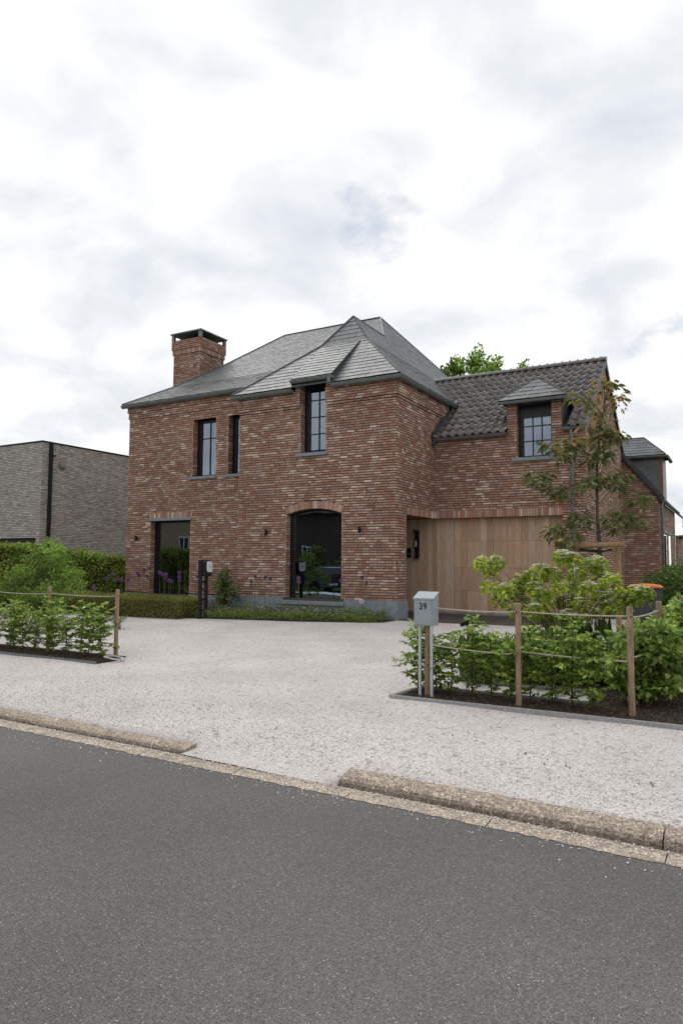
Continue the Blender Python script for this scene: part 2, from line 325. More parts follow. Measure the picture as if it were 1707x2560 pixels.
def loose_stones(name, n, fx, size, pal, parent=None):
    P = np.array([fx() for _ in range(n)]); s = size*(.6+.8*RS.rand(n, 1, 1))
    oct_ = np.array([(1, 0, 0), (-1, 0, 0), (0, 1, 0), (0, -1, 0), (0, 0, .8), (0, 0, -.8)], float)
    V = oct_[None]*s*(.65+.7*RS.rand(n, 6, 1)); a = RS.rand(n)*6.283; ca, sa = np.cos(a), np.sin(a)
    X = V[:, :, 0]*ca[:, None]-V[:, :, 1]*sa[:, None]; Y = V[:, :, 0]*sa[:, None]+V[:, :, 1]*ca[:, None]; V = np.stack([X, Y, V[:, :, 2]], 2)+P[:, None, :]
    F = np.array([(0, 2, 4), (2, 1, 4), (1, 3, 4), (3, 0, 4), (2, 0, 5), (1, 2, 5), (3, 1, 5), (0, 3, 5)])
    F = (np.arange(n)[:, None, None]*6+F[None]).reshape(-1, 3)
    return np_mesh(name, V.reshape(-1, 3), F, np.repeat(leafcols(n, pal, .15), 8, 0), 'petal' if False else 'kerbstone_grain', parent)
mat('kerbstone_grain', (.5, .5, .5), .85, .2, attr='Col')
GP = [(.72, .69, .68), (.78, .76, .75), (.64, .61, .60), (.66, .58, .55), (.45, .42, .41)]
def fx1():
    x = random.uniform(-9, 8.8); y = -9.94+abs(random.gauss(0, 1.0)); y = min(y, -7.65); return (x, y+EY(x, min(1, max(0, (-7.8-y)/1.6))), gy(x, y)+.002)
props(loose_stones('loose_gravel', 22000, fx1, .0055, GP), 'loose white gravel chips strewn over the drive behind the kerb', 'gravel', kind='stuff')
def fx2():
    x = random.uniform(-1, 8.5); y = -10.15-abs(random.gauss(0, .035))
    if random.random() < .25: y = -10.3-abs(random.gauss(0, .12))
    return (x, y+EY(x), -.304 if y > -10.3 else -.318)
props(loose_stones('spilled_gravel', 1500, fx2, .006, GP), 'scattered gravel chips lying in the channel beside the kerb', 'gravel', kind='stuff')
def fx3():
    x = random.uniform(-2, 9); y = random.uniform(-9.8, -7.7); return (x, y, gy(x, y)+.005)
def fx4():
    cx, cy = random.choice([(5.3, -9.0), (5.6, -9.2), (4.6, -8.6), (6.2, -9.3), (2.0, -8.8)]); x = random.gauss(cx, .1); y = random.gauss(cy, .05); return (x, y, gy(x, y)+.005)
props(loose_stones('leaf_litter', 60, lambda: fx3() if random.random() < .6 else fx4(), .006, [(.1, .07, .05), (.16, .1, .07), (.07, .06, .05)]), 'dark crumbs of leaf litter scattered on the white gravel', 'litter', kind='stuff')

kerb = MB(); kerb.box((-60, -10.115, -.5), (2.74, -9.97, -.34)); kerb.box((4.24, -10.115, -.5), (40, -9.97, -.34))
kerb = askew(props(kerb.build('kerb', 'kerb'), kind='structure'))
def kerb_mesh(i):
    """one metre kerb stone, worn round nose, rough top"""
    rs = random.Random(i); b = MB(); n = 30; prof = [(-.005, -.15), (0, 0), (.006, .035), (.022, .058), (.06, .075), (.115, .09), (.175, .098), (.18, -.15)]
    c0 = rs.choice([(.30, .25, .205), (.315, .265, .22), (.285, .242, .205)])
    V = []
    for k in range(n+1):
        for (py, pz) in prof: V.append((k/n*2.122+.004, py+rs.uniform(-.002, .002), pz+rs.uniform(-.002, .002)))
    m_ = len(prof)
    for k in range(n):
        for j in range(m_-1):
            f = rs.uniform(.88, 1.12)
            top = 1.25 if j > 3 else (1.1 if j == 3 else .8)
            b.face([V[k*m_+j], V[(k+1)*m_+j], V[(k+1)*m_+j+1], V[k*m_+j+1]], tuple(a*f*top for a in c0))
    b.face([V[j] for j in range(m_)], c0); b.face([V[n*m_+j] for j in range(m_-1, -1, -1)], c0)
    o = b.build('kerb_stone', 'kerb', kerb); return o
protos = [kerb_mesh(i) for i in range(4)]
kx = [2.74-2.13*(i+1) for i in range(8)] + [4.24+2.13*i for i in range(4)]
for i, x in enumerate(kx):
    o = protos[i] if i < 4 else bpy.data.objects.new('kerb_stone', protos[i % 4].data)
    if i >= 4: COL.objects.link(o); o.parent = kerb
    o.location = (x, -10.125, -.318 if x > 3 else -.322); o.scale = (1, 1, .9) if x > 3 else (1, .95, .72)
channel = MB(); channel.box((-60, -10.29, -.5), (40, -10.13, -.345)); channel = askew(props(channel.build('gutter_channel', 'kerb'), kind='structure'))
def chan_mesh(i):
    rs = random.Random(50+i); b = MB(); n = 20; V = []
    for k in range(n+1):
        e = rs.uniform(-.012, .012)
        V += [(k/n*.994+.003, -10.30+e, -.3185), (k/n*.994+.003, -10.22, -.312), (k/n*.994+.003, -10.143, -.308)]
    for k in range(n):
        for j in range(2):
            f = rs.uniform(.93, 1.07); b.face([V[k*3+j], V[k*3+3+j], V[k*3+4+j], V[k*3+1+j]], (.43*f, .37*f, .315*f))
    return b.build('channel_slab', 'channel', channel)
cp = [chan_mesh(i) for i in range(3)]
for i in range(26):
    o = cp[i] if i < 3 else bpy.data.objects.new('channel_slab', cp[i % 3].data)
    if i >= 3: COL.objects.link(o); o.parent = channel
    o.location = (-14.6+i, 0, 0)

# ------------------------------------------------------------------ the house
H = thing('brick_house', 'red brick house with slate hipped roofs and a tiled garage wing', 'house')
BRICKS = []           # (origin, u, n, len, height, tint)
PAL = [(0.433, 0.283, 0.215), (0.345, 0.18, 0.128), (0.381, 0.219, 0.168), (0.494, 0.351, 0.28), (0.618, 0.492, 0.415), (0.309, 0.2, 0.17), (0.366, 0.195, 0.125), (0.453, 0.307, 0.25)]
PW = [.25, .22, .18, .11, .06, .06, .06, .06]
CO, BL, J, JV = .0615, .2, .012, .0205
UP = Vector((0, 0, 1))
class Wall:
    def __init__(s): s.back = MB(); s.pieces = MB()
    def rect(s, o, u, n, ivf, z0, z1, off=None, rs=random.Random(3), pal=PAL, pw=PW, store=True):
        o, u, n = Vector(o), Vector(u), Vector(n); k = round((z1-z0)/CO); co = (z1-z0)/k
        for c in range(k):
            za, zb = z0+c*co, z0+(c+1)*co; d = off((za+zb)/2) if off else 0
            for (a, b) in ivf((za+zb)/2):
                if b-a < .015: continue
                q = n*(d-.014)
                s.back.face([o+u*a+UP*za+q, o+u*b+UP*za+q, o+u*b+UP*zb+q, o+u*a+UP*zb+q])
                x = a; first = True
                while x < b-.012:
                    L = BL if rs.random() < .72 else .1
                    if first: L = rs.choice([BL, .1, .155, .05]); first = False
                    e = min(x+L, b)
                    if b-e < .05: e = b
                    t = rs.choices(range(len(pal)), pw)[0]; dd = d+rs.uniform(-.0025, .0035)
                    rec = (o+u*x+UP*(za+.005)+n*dd, u, n, max(.01, e-x-J), co-JV, t)
                    if store: BRICKS.append((rec, s))
                    else: s.add(rec, pal)
                    x = e
    def add(s, rec, pal=PAL):
        p, u, n, L, h, t = rec; f = random.uniform(.9, 1.12); c = tuple(min(.8, a*f) for a in pal[t]); q = n*-.03
        A, B, C_, D_ = p, p+u*L, p+u*L+UP*h, p+UP*h
        s.pieces.poly([A, B, C_, D_, A+q, B+q, C_+q, D_+q], [(0, 1, 2, 3), (0, 4, 5, 1), (1, 5, 6, 2), (2, 6, 7, 3), (3, 7, 4, 0)], c)
    def quad(s, P, n, d=.0, pal=PAL):
        """a brick given by four corners on the face (soldiers, arch voussoirs)"""
        n = Vector(n); t = random.choices(range(len(pal)), PW)[0]; f = random.uniform(.85, 1.2); c = tuple(min(.8, a*f) for a in pal[t])
        F_ = [Vector(p)+n*(d+random.uniform(-.002, .004)) for p in P]; B_ = [p-n*.03 for p in F_]
        s.pieces.poly(F_+B_, [(0, 1, 2, 3), (0, 4, 5, 1), (1, 5, 6, 2), (2, 6, 7, 3), (3, 7, 4, 0)], c)
    def soldiers(s, o, u, n, a, b, z0, z1, lean=0, d=.0):
        o, u, n = Vector(o), Vector(u), Vector(n); k = max(1, round((b-a)/.0635)); st = (b-a)/k; mid = (a+b)/2
        s.back.face([o+u*(a-lean)+UP*z0-n*.009, o+u*(b+lean)+UP*z0-n*.009, o+u*(b+lean)+UP*z1-n*.009, o+u*(a-lean)+UP*z1-n*.009])
        for i in range(k):
            x0, x1 = a+i*st+.005, a+(i+1)*st-.005
            l0, l1 = lean*(x0-mid)/(b-a)*2, lean*(x1-mid)/(b-a)*2
            s.quad([o+u*x0+UP*z0, o+u*x1+UP*z0, o+u*(x1+l1)+UP*(z1-.006), o+u*(x0+l0)+UP*(z1-.006)], n, d)
def minus(a, b, holes, z):
    iv = [(a, b)]
    for h in holes:
        r = h(z) if callable(h) else ((h[0], h[1]) if h[2] < z < h[3] else None)
        if not r: continue
        nv = []
        for p, q in iv:
            if r[1] <= p or r[0] >= q: nv.append((p, q)); continue
            if r[0] > p: nv.append((p, r[0]))
            if r[1] < q: nv.append((r[1], q))
        iv = nv
    return iv
ZP, ZL, D, W, S = .432, 2.446, 2.294, 4.54, .35
LX = -8.95                                    # left end of the left wing
# --- main block, front
ARx, ARw, ARs, ARc = -2.235, .795, 2.49, 2.62
ARr = (ARw**2+(ARc-ARs)**2)/(2*(ARc-ARs)); ARz = ARc-ARr; a0 = math.asin(ARw/ARr); TH = .185
zo = ARz+(ARr+TH)*math.cos(a0)
def arch_hole(z):
    if z < .375 or z > ARz+ARr+TH: return None
    if z <= ARs: h = ARw
    elif z <= zo: h = ARw+(z-ARs)/(zo-ARs)*TH*math.sin(a0)
    else: h = math.sqrt(max(0, (ARr+TH)**2-(z-ARz)**2))
    return (ARx-h, ARx+h)
WM = dict(x0=-2.63, x1=-1.90, z0=4.01, z1=6.0)
off_m = lambda z: .05 if z > 5.235 else (.024 if z > 5.14 else 0)
wm = Wall(); F_ = (0, -1, 0); Rr = (1, 0, 0)
wm.rect((0, 0, 0), (1, 0, 0), F_, lambda z: minus(-W, off_m(z)-.004, [arch_hole, (WM['x0'], WM['x1'], WM['z0'], 9)], z) if z < 5.58 else [], ZP, 5.5865, off_m)
wm.rect((0, 0, 0), (1, 0, 0), F_, lambda z: [(-2.79, WM['x0']), (WM['x1'], -1.75)], 5.5865, 5.84, lambda z: .02)
k = 27
for i in range(k):                            # arch voussoirs
    t0, t1 = -a0+2*a0*i/k+.0018, -a0+2*a0*(i+1)/k-.0018
    P = lambda r, t_: (ARx+r*math.sin(t_), 0, ARz+r*math.cos(t_))
    wm.quad([P(ARr, t0), P(ARr, t1), P(ARr+TH-.006, t1), P(ARr+TH-.006, t0)], F_)
    wm.back.face([(x, .009, z) for x, _, z in (P(ARr, t0-.003), P(ARr, t1+.003), P(ARr+TH, t1+.003), P(ARr+TH, t0-.003))])
wm.back.face([(ARx-.95, .03, ARc+.012), (ARx+.95, .03, ARc+.012), (ARx+.95, .03, 3.0), (ARx-.95, .03, 3.0)])
# side wall of the main block, pier, soldier lintel
wm.rect((0, 0, 0), (0, 1, 0), Rr, lambda z: [(-off_m(z)+(.02 if off_m(z) else 0), 4.4)] if z > ZL+.19 else ([(0, .55)] if True else []), ZP, 5.5865, off_m)
wm.soldiers((0, 0, 0), (0, 1, 0), Rr, .55, D, ZL, ZL+.19)
wm.rect((0, .55, 0), (-1, 0, 0), (0, 1, 0), lambda z: [(0, .36)], ZP, ZL)                   # inner face of pier
wm.rect((-W, 0, 0), (0, 1, 0), (-1, 0, 0), lambda z: [(0, S)], ZP, 5.5865, off_m)           # left return
def jambs(wl, x0, x1, y, z0, z1, dep=.2):
    wl.rect((x0, y, 0), (0, 1, 0), (1, 0, 0), lambda z: [(.004, dep)], z0, z1)
    wl.rect((x1, y, 0), (0, 1, 0), (-1, 0, 0), lambda z: [(.004, dep)], z0, z1)
jambs(wm, ARx-ARw, ARx+ARw, 0, .375, ARs); jambs(wm, WM['x0'], WM['x1'], 0, WM['z0'], 5.80)
n = 16
for i in range(n):                            # arch soffit
    t0, t1 = -a0+2*a0*i/n, -a0+2*a0*(i+1)/n; x0, z0, x1, z1 = ARx+ARr*math.sin(t0), ARz+ARr*math.cos(t0), ARx+ARr*math.sin(t1), ARz+ARr*math.cos(t1)
    wm.back.face([(x0, .0, z0), (x1, 0, z1), (x1, .22, z1), (x0, .22, z0)])
# --- left wing
A1 = dict(x0=-6.45, x1=-5.63, z0=3.67, z1=5.30); A2 = dict(x0=-5.195, x1=-4.36, z0=3.67, z1=5.30); DR = dict(x0=-7.99, x1=-6.485, z0=.40, z1=2.47)
off_l = lambda z: .05 if z > 5.69 else (.024 if z > 5.56 else 0)
wl = Wall()
hl = [(d['x0'], d['x1'], d['z0'], d['z1']) for d in (A1, A2, DR)] + [(DR['x0']-.07, DR['x1']+.06, 2.47, 2.553), (DR['x0']-.10, DR['x1']+.10, 2.553, 2.712)]
wl.rect((0, S, 0), (1, 0, 0), F_, lambda z: minus(LX-off_l(z), -W+.2, hl, z), ZP, 5.90, off_l)
wl.soldiers((0, S, 0), (1, 0, 0), F_, DR['x0']-.05, DR['x1']+.05, 2.553, 2.712, .045)
for d in (A1, A2, DR): jambs(wl, d['x0'], d['x1'], S, d['z0'], d['z1'])
wl.rect((LX, S, 0), (0, 1, 0), (-1, 0, 0), lambda z: [(0, 10.8)], ZP, 5.9, off_l, store=False)
# --- garage wing
GR, GB = 3.75, 8.25
DW = dict(x0=2.16, x1=3.0, z0=3.87, z1=5.20)
wg = Wall()
def gar(z):
    if z < ZL: return [(3.213, GR)]
    if z < ZL+.19: return [(3.213, GR)]
    if z < 4.48: return minus(0, GR, [(DW['x0'], DW['x1'], DW['z0'], DW['z1'])], z)
    return [(1.925, DW['x0']), (DW['x1'], 3.24)]
wg.rect((0, D, 0), (1, 0, 0), F_, gar, 0, 5.21)
wg.soldiers((0, D, 0), (1, 0, 0), F_, .005, 3.213, ZL, ZL+.19)
jambs(wg, DW['x0'], DW['x1'], D, DW['z0'], 5.2)
wg.rect((3.213, D, 0), (0, 1, 0), (-1, 0, 0), lambda z: [(0, .2)], 0, ZL)
GS, GE, GRy, GRz = .728, 4.53, 5.33, 6.83     # garage roof slope, eave height (at y 2.17), ridge
def gab(z):
    a, b_ = D, GB
    if z > 4.55: a = max(a, 2.17+(z-GE)/GS+.05); b_ = min(b_, 2*GRy-2.17-(z-GE)/GS-.05)
    return minus(a, b_, [(5.02, 5.52, 4.15, 5.6)], z) if b_ > a else []
wg.rect((GR, 0, 0), (0, 1, 0), Rr, gab, 0, 6.75)
wg.rect((GR, 5.02, 0), (-1, 0, 0), (0, 1, 0), lambda z: [(0, .2)], 4.15, 5.6); wg.rect((GR, 5.52, 0), (-1, 0, 0), (0, -1, 0), lambda z: [(0, .2)], 4.15, 5.6)
# --- back wing
BX = 4.75
wbk = Wall()
wbk.rect((0, GB, 0), (1, 0, 0), F_, lambda z: [(GR, min(BX, 3.80+(4.56-z)/1.26-.04))] if 3.80+(4.56-z)/1.26-.04 > GR else [], 0, 4.6)
bwin = [(9.75, 10.75, .2, 2.30), (11.35, 12.3, .2, 2.30)]
wbk.rect((BX, 0, 0), (0, 1, 0), Rr, lambda z: minus(GB, 14.2, bwin, z), 0, 3.25)
wbk.rect((BX+.05, 0, 0), (0, 1, 0), Rr, lambda z: [(14.2, 17.5)], 0, 2.4)
wbk.rect((BX, 14.2, 0), (1, 0, 0), F_, lambda z: [(0, .05)], 0, 2.4)
# --- chimney (stands outside the left wall)
cx0, cx1, cy0, cy1 = -10.04, -8.85, 3.3, 4.55
wc = Wall(); off_c = lambda z: .055 if z > 8.62 else (.03 if z > 8.42 else 0)
for o_, u_, n_, L_ in (((cx0, cy0, 0), (1, 0, 0), (0, -1, 0), cx1-cx0), ((cx1, cy0, 0), (0, 1, 0), (1, 0, 0), cy1-cy0), ((cx1, cy1, 0), (-1, 0, 0), (0, 1, 0), cx1-cx0), ((cx0, cy1, 0), (0, -1, 0), (-1, 0, 0), cy1-cy0)):
    wc.rect(o_, u_, n_, lambda z: [(0, L_)], 0 if n_[1] < 0 or n_[0] < 0 else 5.5, 8.43)
    wc.soldiers(o_, u_, n_, -.03, L_+.03, 8.43, 8.60, 0, .03)
    wc.rect(o_, u_, n_, lambda z: [(-.055, L_+.055)], 8.60, 8.93, off_c)
wc.back.face([(cx0-.06, cy0-.06, 8.925), (cx1+.06, cy0-.06, 8.925), (cx1+.06, cy1+.06, 8.925), (cx0-.06, cy1+.06, 8.925)])
# pick the bricks that show largest
def shown(rec):
    p, u, n, L, h, t = rec; d = CAM-(p+u*L/2); dist = d.length; c = n.dot(d)/dist
    f = -d.dot(fwd)
    if c <= .02 or f <= 0: return 0
    sx = -d.dot(rgt)/f*1749+853
    if sx < 20 or sx > 1420 or p.y > D+.01 or L < .18: return 0
    return L*h*c/dist**2
order = sorted(range(len(BRICKS)), key=lambda i: -shown(BRICKS[i][0]))
single = set(order[:300])
walls = {}
for nm, wl_ in (('main_wall', wm), ('left_wing_wall', wl), ('garage_wall', wg), ('back_wing_wall', wbk), ('chimney', wc)):
    walls[id(wl_)] = wl_.back.build(nm, 'mortar', H)
units = []
for t_ in range(len(PAL)):
    for v in range(3):
        b = MB(); c = tuple(a*(.86, 1.0, 1.15)[v] for a in PAL[t_])
        b.poly([(0, 0, 0), (1, 0, 0), (1, 0, 1), (0, 0, 1), (0, -1, 0), (1, -1, 0), (1, -1, 1), (0, -1, 1)], [(0, 1, 2, 3), (0, 4, 5, 1), (1, 5, 6, 2), (2, 6, 7, 3), (3, 7, 4, 0)], c)
        me = bpy.data.meshes.new('brick'); me.from_pydata(b.v, [], b.f); at = me.color_attributes.new('Col', 'FLOAT_COLOR', 'CORNER')
        at.data.foreach_set('color', [q for f in b.f for _ in f for q in (*c, 1)]); me.materials.append(M['brick']); units.append(me)
for i, (rec, wl_) in enumerate(BRICKS):
    if i in single:
        p, u, n, L, h, t_ = rec; o = bpy.data.objects.new('brick', units[t_*3+random.randrange(3)]); COL.objects.link(o); o.parent = walls[id(wl_)]
        a, c, e = u*L, n*.03, UP*h
        o.matrix_basis = Matrix(((a.x, c.x, e.x, p.x), (a.y, c.y, e.y, p.y), (a.z, c.z, e.z, p.z), (0, 0, 0, 1)))
    else: wl_.add(rec)
for wl_ in (wm, wl, wg, wbk, wc):
    if wl_.pieces.f: props(wl_.pieces.build('brickwork', 'brick', walls[id(wl_)]), kind='stuff')
# plain inner shell (keeps daylight out of the rooms), porch ceiling, rear walls
b = MB()
b.face([(LX+.1, 11.4, -.1), (.0, 11.4, -.1), (0, 11.4, 5.8), (LX+.1, 11.4, 5.8)]); b.face([(0, 4.4, 0), (0, 11.4, 0), (0, 11.4, 5.6), (0, 4.4, 5.6)])
b.face([(0, GB, 0), (GR, GB, 0), (GR, GB, 4.5), (0, GB, 4.5)]); b.face([(LX, S, -.02), (LX, 11.2, -.02), (LX, 11.2, ZP), (LX, S, ZP)])
b.build('rear_wall', 'mortar', H)
b = MB(); b.box((-1.35, .12, ZL+.002), (-.02, 2.6, ZL+.03)); b.box((-.02, D+.03, ZL+.004), (3.20, 2.6, ZL+.03)); b.box((-.02, .57, ZL+.004), (-.004, D+.03, ZL+.03)); b.build('porch_ceiling', 'soffit', H)
b = MB(); b.box((-1.42, .12, 0), (-1.35, 2.6, ZL)); b.box((-1.35, .06, 0), (-.36, .12, ZL)); b.build('porch_wall', 'soffit', H)

# plinth of bluestone slabs with open joints
def blocks(name, spans, parent):
    p0 = None
    for a, c in spans:
        q = MB(); q.box(a, c); q.build(name, 'bluestone', parent, bevel=.004)
b = MB(); b.box((-W-.01, -.012, -.05), (-.02, .30, ZP-.012)); b.box((-.3, .0, -.05), (-.012, .54, ZP-.012)); b.box((LX, S-.012, -.05), (-W-.0, S+.25, ZP-.042))
pl = b.build('plinth', 'mortar', H)
xs_ = [-W-.025, -3.35, -3.09, -1.36, -.28, .027]
blocks('plinth_stone', [((xs_[0], -.028, -.05), (xs_[1]-.004, .2, ZP)), ((xs_[1], -.028, -.05), (xs_[3]-.004, .15, .268)), ((xs_[1], -.0275, .2685), (xs_[2]-.006, .15, ZP)), ((xs_[3], -.028, -.05), (xs_[4]-.004, .2, ZP)), ((xs_[4], -.028, -.05), (xs_[5], .575, ZP)),
                        ((LX-.02, S-.028, -.05), (DR['x0']-.004, S+.2, ZP-.03)), ((DR['x1']+.004, S-.028, -.05), (-W-.03, S+.2, ZP-.03)), ((DR['x0'], S-.028, -.05), (DR['x1'], S+.15, .36))], pl)

# ------------------------------------------------------------------ windows
def room(mb, x0, x1, y, z0, z1, dep=.9):
    e = .02
    P = [(x0-e, y, z0-e), (x1+e, y, z0-e), (x1+e, y, z1+e), (x0-e, y, z1+e)]; Q = [(x, y+dep, z) for x, _, z in P]
    mb.poly(P+Q, [(4, 5, 6, 7), (0, 1, 5, 4), (1, 2, 6, 5), (2, 3, 7, 6), (3, 0, 4, 7)])
def window(name, label, x0, x1, z0, z1, y, cols, rows, fw=.06, mw=.024, left=None, curtain=False, head=0):
    """steel window in a reveal: outer frame, glazing bars, one pane per light, dark room behind"""
    wd = link(name, MB().build('tmp', 'black').data, None, H); bpy.data.objects.remove(bpy.data.objects['tmp'])
    if label: wd['label'] = label
    yf = y+.19; zt = z1-head; l = left or fw
    b = MB(); b.box((x0, yf, z0), (x0+l, yf+.06, z1)); b.box((x1-fw, yf, z0), (x1, yf+.06, z1)); b.box((x0+l, yf+.001, z0), (x1-fw, yf+.06, z0+fw)); b.box((x0+l, yf+.001, zt-fw), (x1-fw, yf+.06, z1))
    b.build('frame', 'black', wd)
    X = cols if isinstance(cols, list) else [x0+l+(x1-fw-x0-l)*i/cols for i in range(cols+1)]
    Z = rows if isinstance(rows, list) else [z0+fw+(zt-z0-2*fw)*i/rows for i in range(rows+1)]
    for x in X[1:-1]:
        b = MB(); b.box((x-mw/2, yf+.008, Z[0]), (x+mw/2, yf+.05, Z[-1])); b.build('glazing_bar', 'black', wd)
    for z in Z[1:-1]:
        b = MB(); b.box((X[0], yf+.010, z-mw/2), (X[-1], yf+.048, z+mw/2)); b.build('glazing_bar', 'black', wd)
    for i in range(len(X)-1):
        for j in range(len(Z)-1):
            b = MB(); e = random.uniform(-.0015, .0015); b.face([(X[i], yf+.03, Z[j]), (X[i+1], yf+.03+e, Z[j]), (X[i+1], yf+.03+e, Z[j+1]), (X[i], yf+.03, Z[j+1])]); b.build('pane', 'glass', wd)
    b = MB(); room(b, x0, x1, yf+.06, z0, z1); b.build('room', 'interior', wd)
    if curtain:
        b = MB(); n = 26; xa, xb = x0+l+.01, x0+l+(x1-x0)*.42
        for i in range(n):
            p, q = xa+(xb-xa)*i/n, xa+(xb-xa)*(i+1)/n
            b.face([(p, yf+.2+.03*math.sin(i*1.5), z0), (q, yf+.2+.03*math.sin(i*1.5+1.5), z0), (q, yf+.2+.03*math.sin(i*1.5+1.5), z1), (p, yf+.2+.03*math.sin(i*1.5), z1)])
        b.build('curtain', 'curtain', wd)
    return wd
def sill(x0, x1, y, z, h=.07, out=.05):
    b = MB(); b.box((x0, y-out, z-h), (x1, y+.19, z-.002)); b.build('window_sill', 'bluestone', H, bevel=.006)
w1 = window('window', 'tall black window with a curtain, upper floor of the left wing', A1['x0'], A1['x1'], A1['z0'], A1['z1'], S, 2, [3.73, 4.76, 5.20], left=.15, curtain=True, head=.04)
w2 = window('window', 'upper window of the left wing half hidden by the main block', A2['x0'], A2['x1'], A2['z0'], A2['z1'], S, 2, [3.73, 4.76, 5.20], left=.15, curtain=True, head=.04)
w3 = window('window', 'tall eight-pane black window rising through the eaves', WM['x0'], WM['x1'], WM['z0'], 5.83, 0, 2, [4.10, 4.50, 4.93, 5.36, 5.66], left=.16, head=.12)
w4 = window('dormer_window', 'nine-pane black window of the garage dormer', DW['x0'], DW['x1'], DW['z0'], 5.2, D, 3, [3.93, 4.29, 4.66, 4.90], left=.12, head=.27)
w5 = window('glass_door', 'full height glass door of the left wing', DR['x0'], DR['x1'], DR['z0'], DR['z1'], S, 1, 1, fw=.055, left=.14)
sill(A1['x0']-.1, A1['x1']+.05, S, A1['z0']); sill(A2['x0']-.12, A2['x1'], S, A2['z0']); sill(WM['x0']-.12, WM['x1']+.06, 0, WM['z0'], .085); sill(DW['x0']-.13, DW['x1']+.06, D, DW['z0'], .085)
b = MB(); b.box((DR['x0']-.07, S-.022, 2.473), (DR['x1']+.06, S+.2, 2.55)); b.build('door_lintel', 'bluestone', H, bevel=.004)
b = MB(); b.box((ARx-ARw-.10, -.085, .272), (ARx+ARw+.10, .20, .368)); b.build('window_sill', 'bluestone', H, bevel=.008)
# arched window
wa = link('arched_window', MB().build('tmp', 'black').data, None, H); bpy.data.objects.remove(bpy.data.objects['tmp']); wa['label'] = 'large single-pane arched window with a black frame'
def arc(dr, z0, n=18):
    r = ARr-dr; h = ARw-dr; tt = math.asin(h/r)
    return [(ARx-h, z0)]+[(ARx+r*math.sin(-tt+2*tt*i/n), ARz+r*math.cos(-tt+2*tt*i/n)) for i in range(n+1)]+[(ARx+h, z0)]
o1, o2 = arc(0, .37), arc(.055, .43)
b = MB(); k = len(o1)
for i in range(k):
    j = (i+1) % k
    b.poly([(o1[i][0], .19, o1[i][1]), (o1[j][0], .19, o1[j][1]), (o2[j][0], .19, o2[j][1]), (o2[i][0], .19, o2[i][1]), (o2[i][0], .25, o2[i][1]), (o2[j][0], .25, o2[j][1])], [(0, 1, 2, 3), (3, 2, 5, 4)])
b.build('frame', 'black', wa)
b = MB(); b.face([(x, .22, z) for x, z in reversed(o2)]); b.build('pane', 'glass', wa)
b = MB(); room(b, ARx-ARw, ARx+ARw, .25, .37, ARc, 1.4); b.build('room', 'interior', wa)
b = MB(); b.box((ARx-ARw+.11, .252, .43), (ARx-ARw+.155, .29, 2.50)); b.build('blind_rail', 'zinc', wa)
# gable slit and back wing windows
b = MB(); b.box((GR-.21, 5.02, 4.15), (GR-.19, 5.52, 5.6)); b.build('slit_window', 'black', H)
b = MB(); b.box((GR-.15, 4.98, 4.08), (GR+.06, 5.56, 4.145)); b.build('window_sill', 'bluestone', H)
for (a, c, z0, z1) in bwin:
    b = MB(); b.box((BX-.2, a, z0), (BX-.16, c, z1)); wd = b.build('side_window', 'black', H)
    b = MB(); b.face([(BX-.155, a+.06, z0+.06), (BX-.155, c-.06, z0+.06), (BX-.155, c-.06, z1-.06), (BX-.155, a+.06, z1-.06)]); b.build('pane', 'glass', wd)
    b = MB(); b.box((BX-.1, a-.1, z1+.003), (BX+.02, c+.1, z1+.09)); b.build('window_lintel', 'bluestone', H)

# ------------------------------------------------------------------ garage door and boarded wall
YD = 2.50
gd = MB(); gd.box((.46, YD+.03, .04), (3.21, YD+.06, ZL)); gd = gd.build('garage_door', 'blackmatt', H)
WPAL = [(.50, .345, .24), (.475, .315, .21), (.525, .375, .27), (.52, .38, .285), (.455, .295, .195), (.54, .40, .30)]
def planks(parent, x0, x1, n, Z, gap=.004):
    wd = (x1-x0)/n; meshes = {}
    for i in range(n):
        ci = random.randrange(len(WPAL))
        for j in range(len(Z)-1):
            key = (ci, j, random.randrange(2)); h = Z[j+1]-Z[j]-.005
            if key not in meshes:
                q = MB(); f = (.93, 1.07)[key[2]]; q.box((0, 0, 0), (wd-gap, .028, h), tuple(a*f for a in WPAL[ci])); o = q.build('plank', 'wood', parent); meshes[key] = o.data
            else:
                o = bpy.data.objects.new('plank', meshes[key]); COL.objects.link(o); o.parent = parent
            o.location = (x0+i*wd, YD+random.uniform(-.0015, .0015), Z[j]+.004)
planks(gd, .462, 3.21, 16, [.055, .61, 1.19, 1.86, ZL])
cw = MB(); cw.box((-1.34, YD+.03, .02), (.457, YD+.06, ZL)); cw = cw.build('cladding', 'blackmatt', H); planks(cw, -1.34, .455, 15, [.055, ZL], .003)
b = MB(); b.box((-1.34, YD-.02, .0), (3.21, YD+.1, .055)); b.build('door_threshold', 'bluestone', H)
# entrance paving of dark clinkers
pv = MB(); pv.box((-1.34, -.02, -.05), (3.6, 2.5, .002)); pv = props(pv.build('entrance_paving', 'mortar'), kind='structure'); pm = {}
for i in range(26):
    for j in range(10):
        v = random.randrange(5)
        if v not in pm:
            q = MB(); f = random.uniform(.8, 1.25); q.box((0, 0, 0), (.18, .235, .012), (.085*f, .066*f, .058*f)); pm[v] = q.build('paver', 'paving', pv); o = pm[v]
        else: o = bpy.data.objects.new('paver', pm[v].data); COL.objects.link(o); o.parent = pv
        o.location = (-1.33+i*.19, -.01+j*.25, random.uniform(-.001, .002))

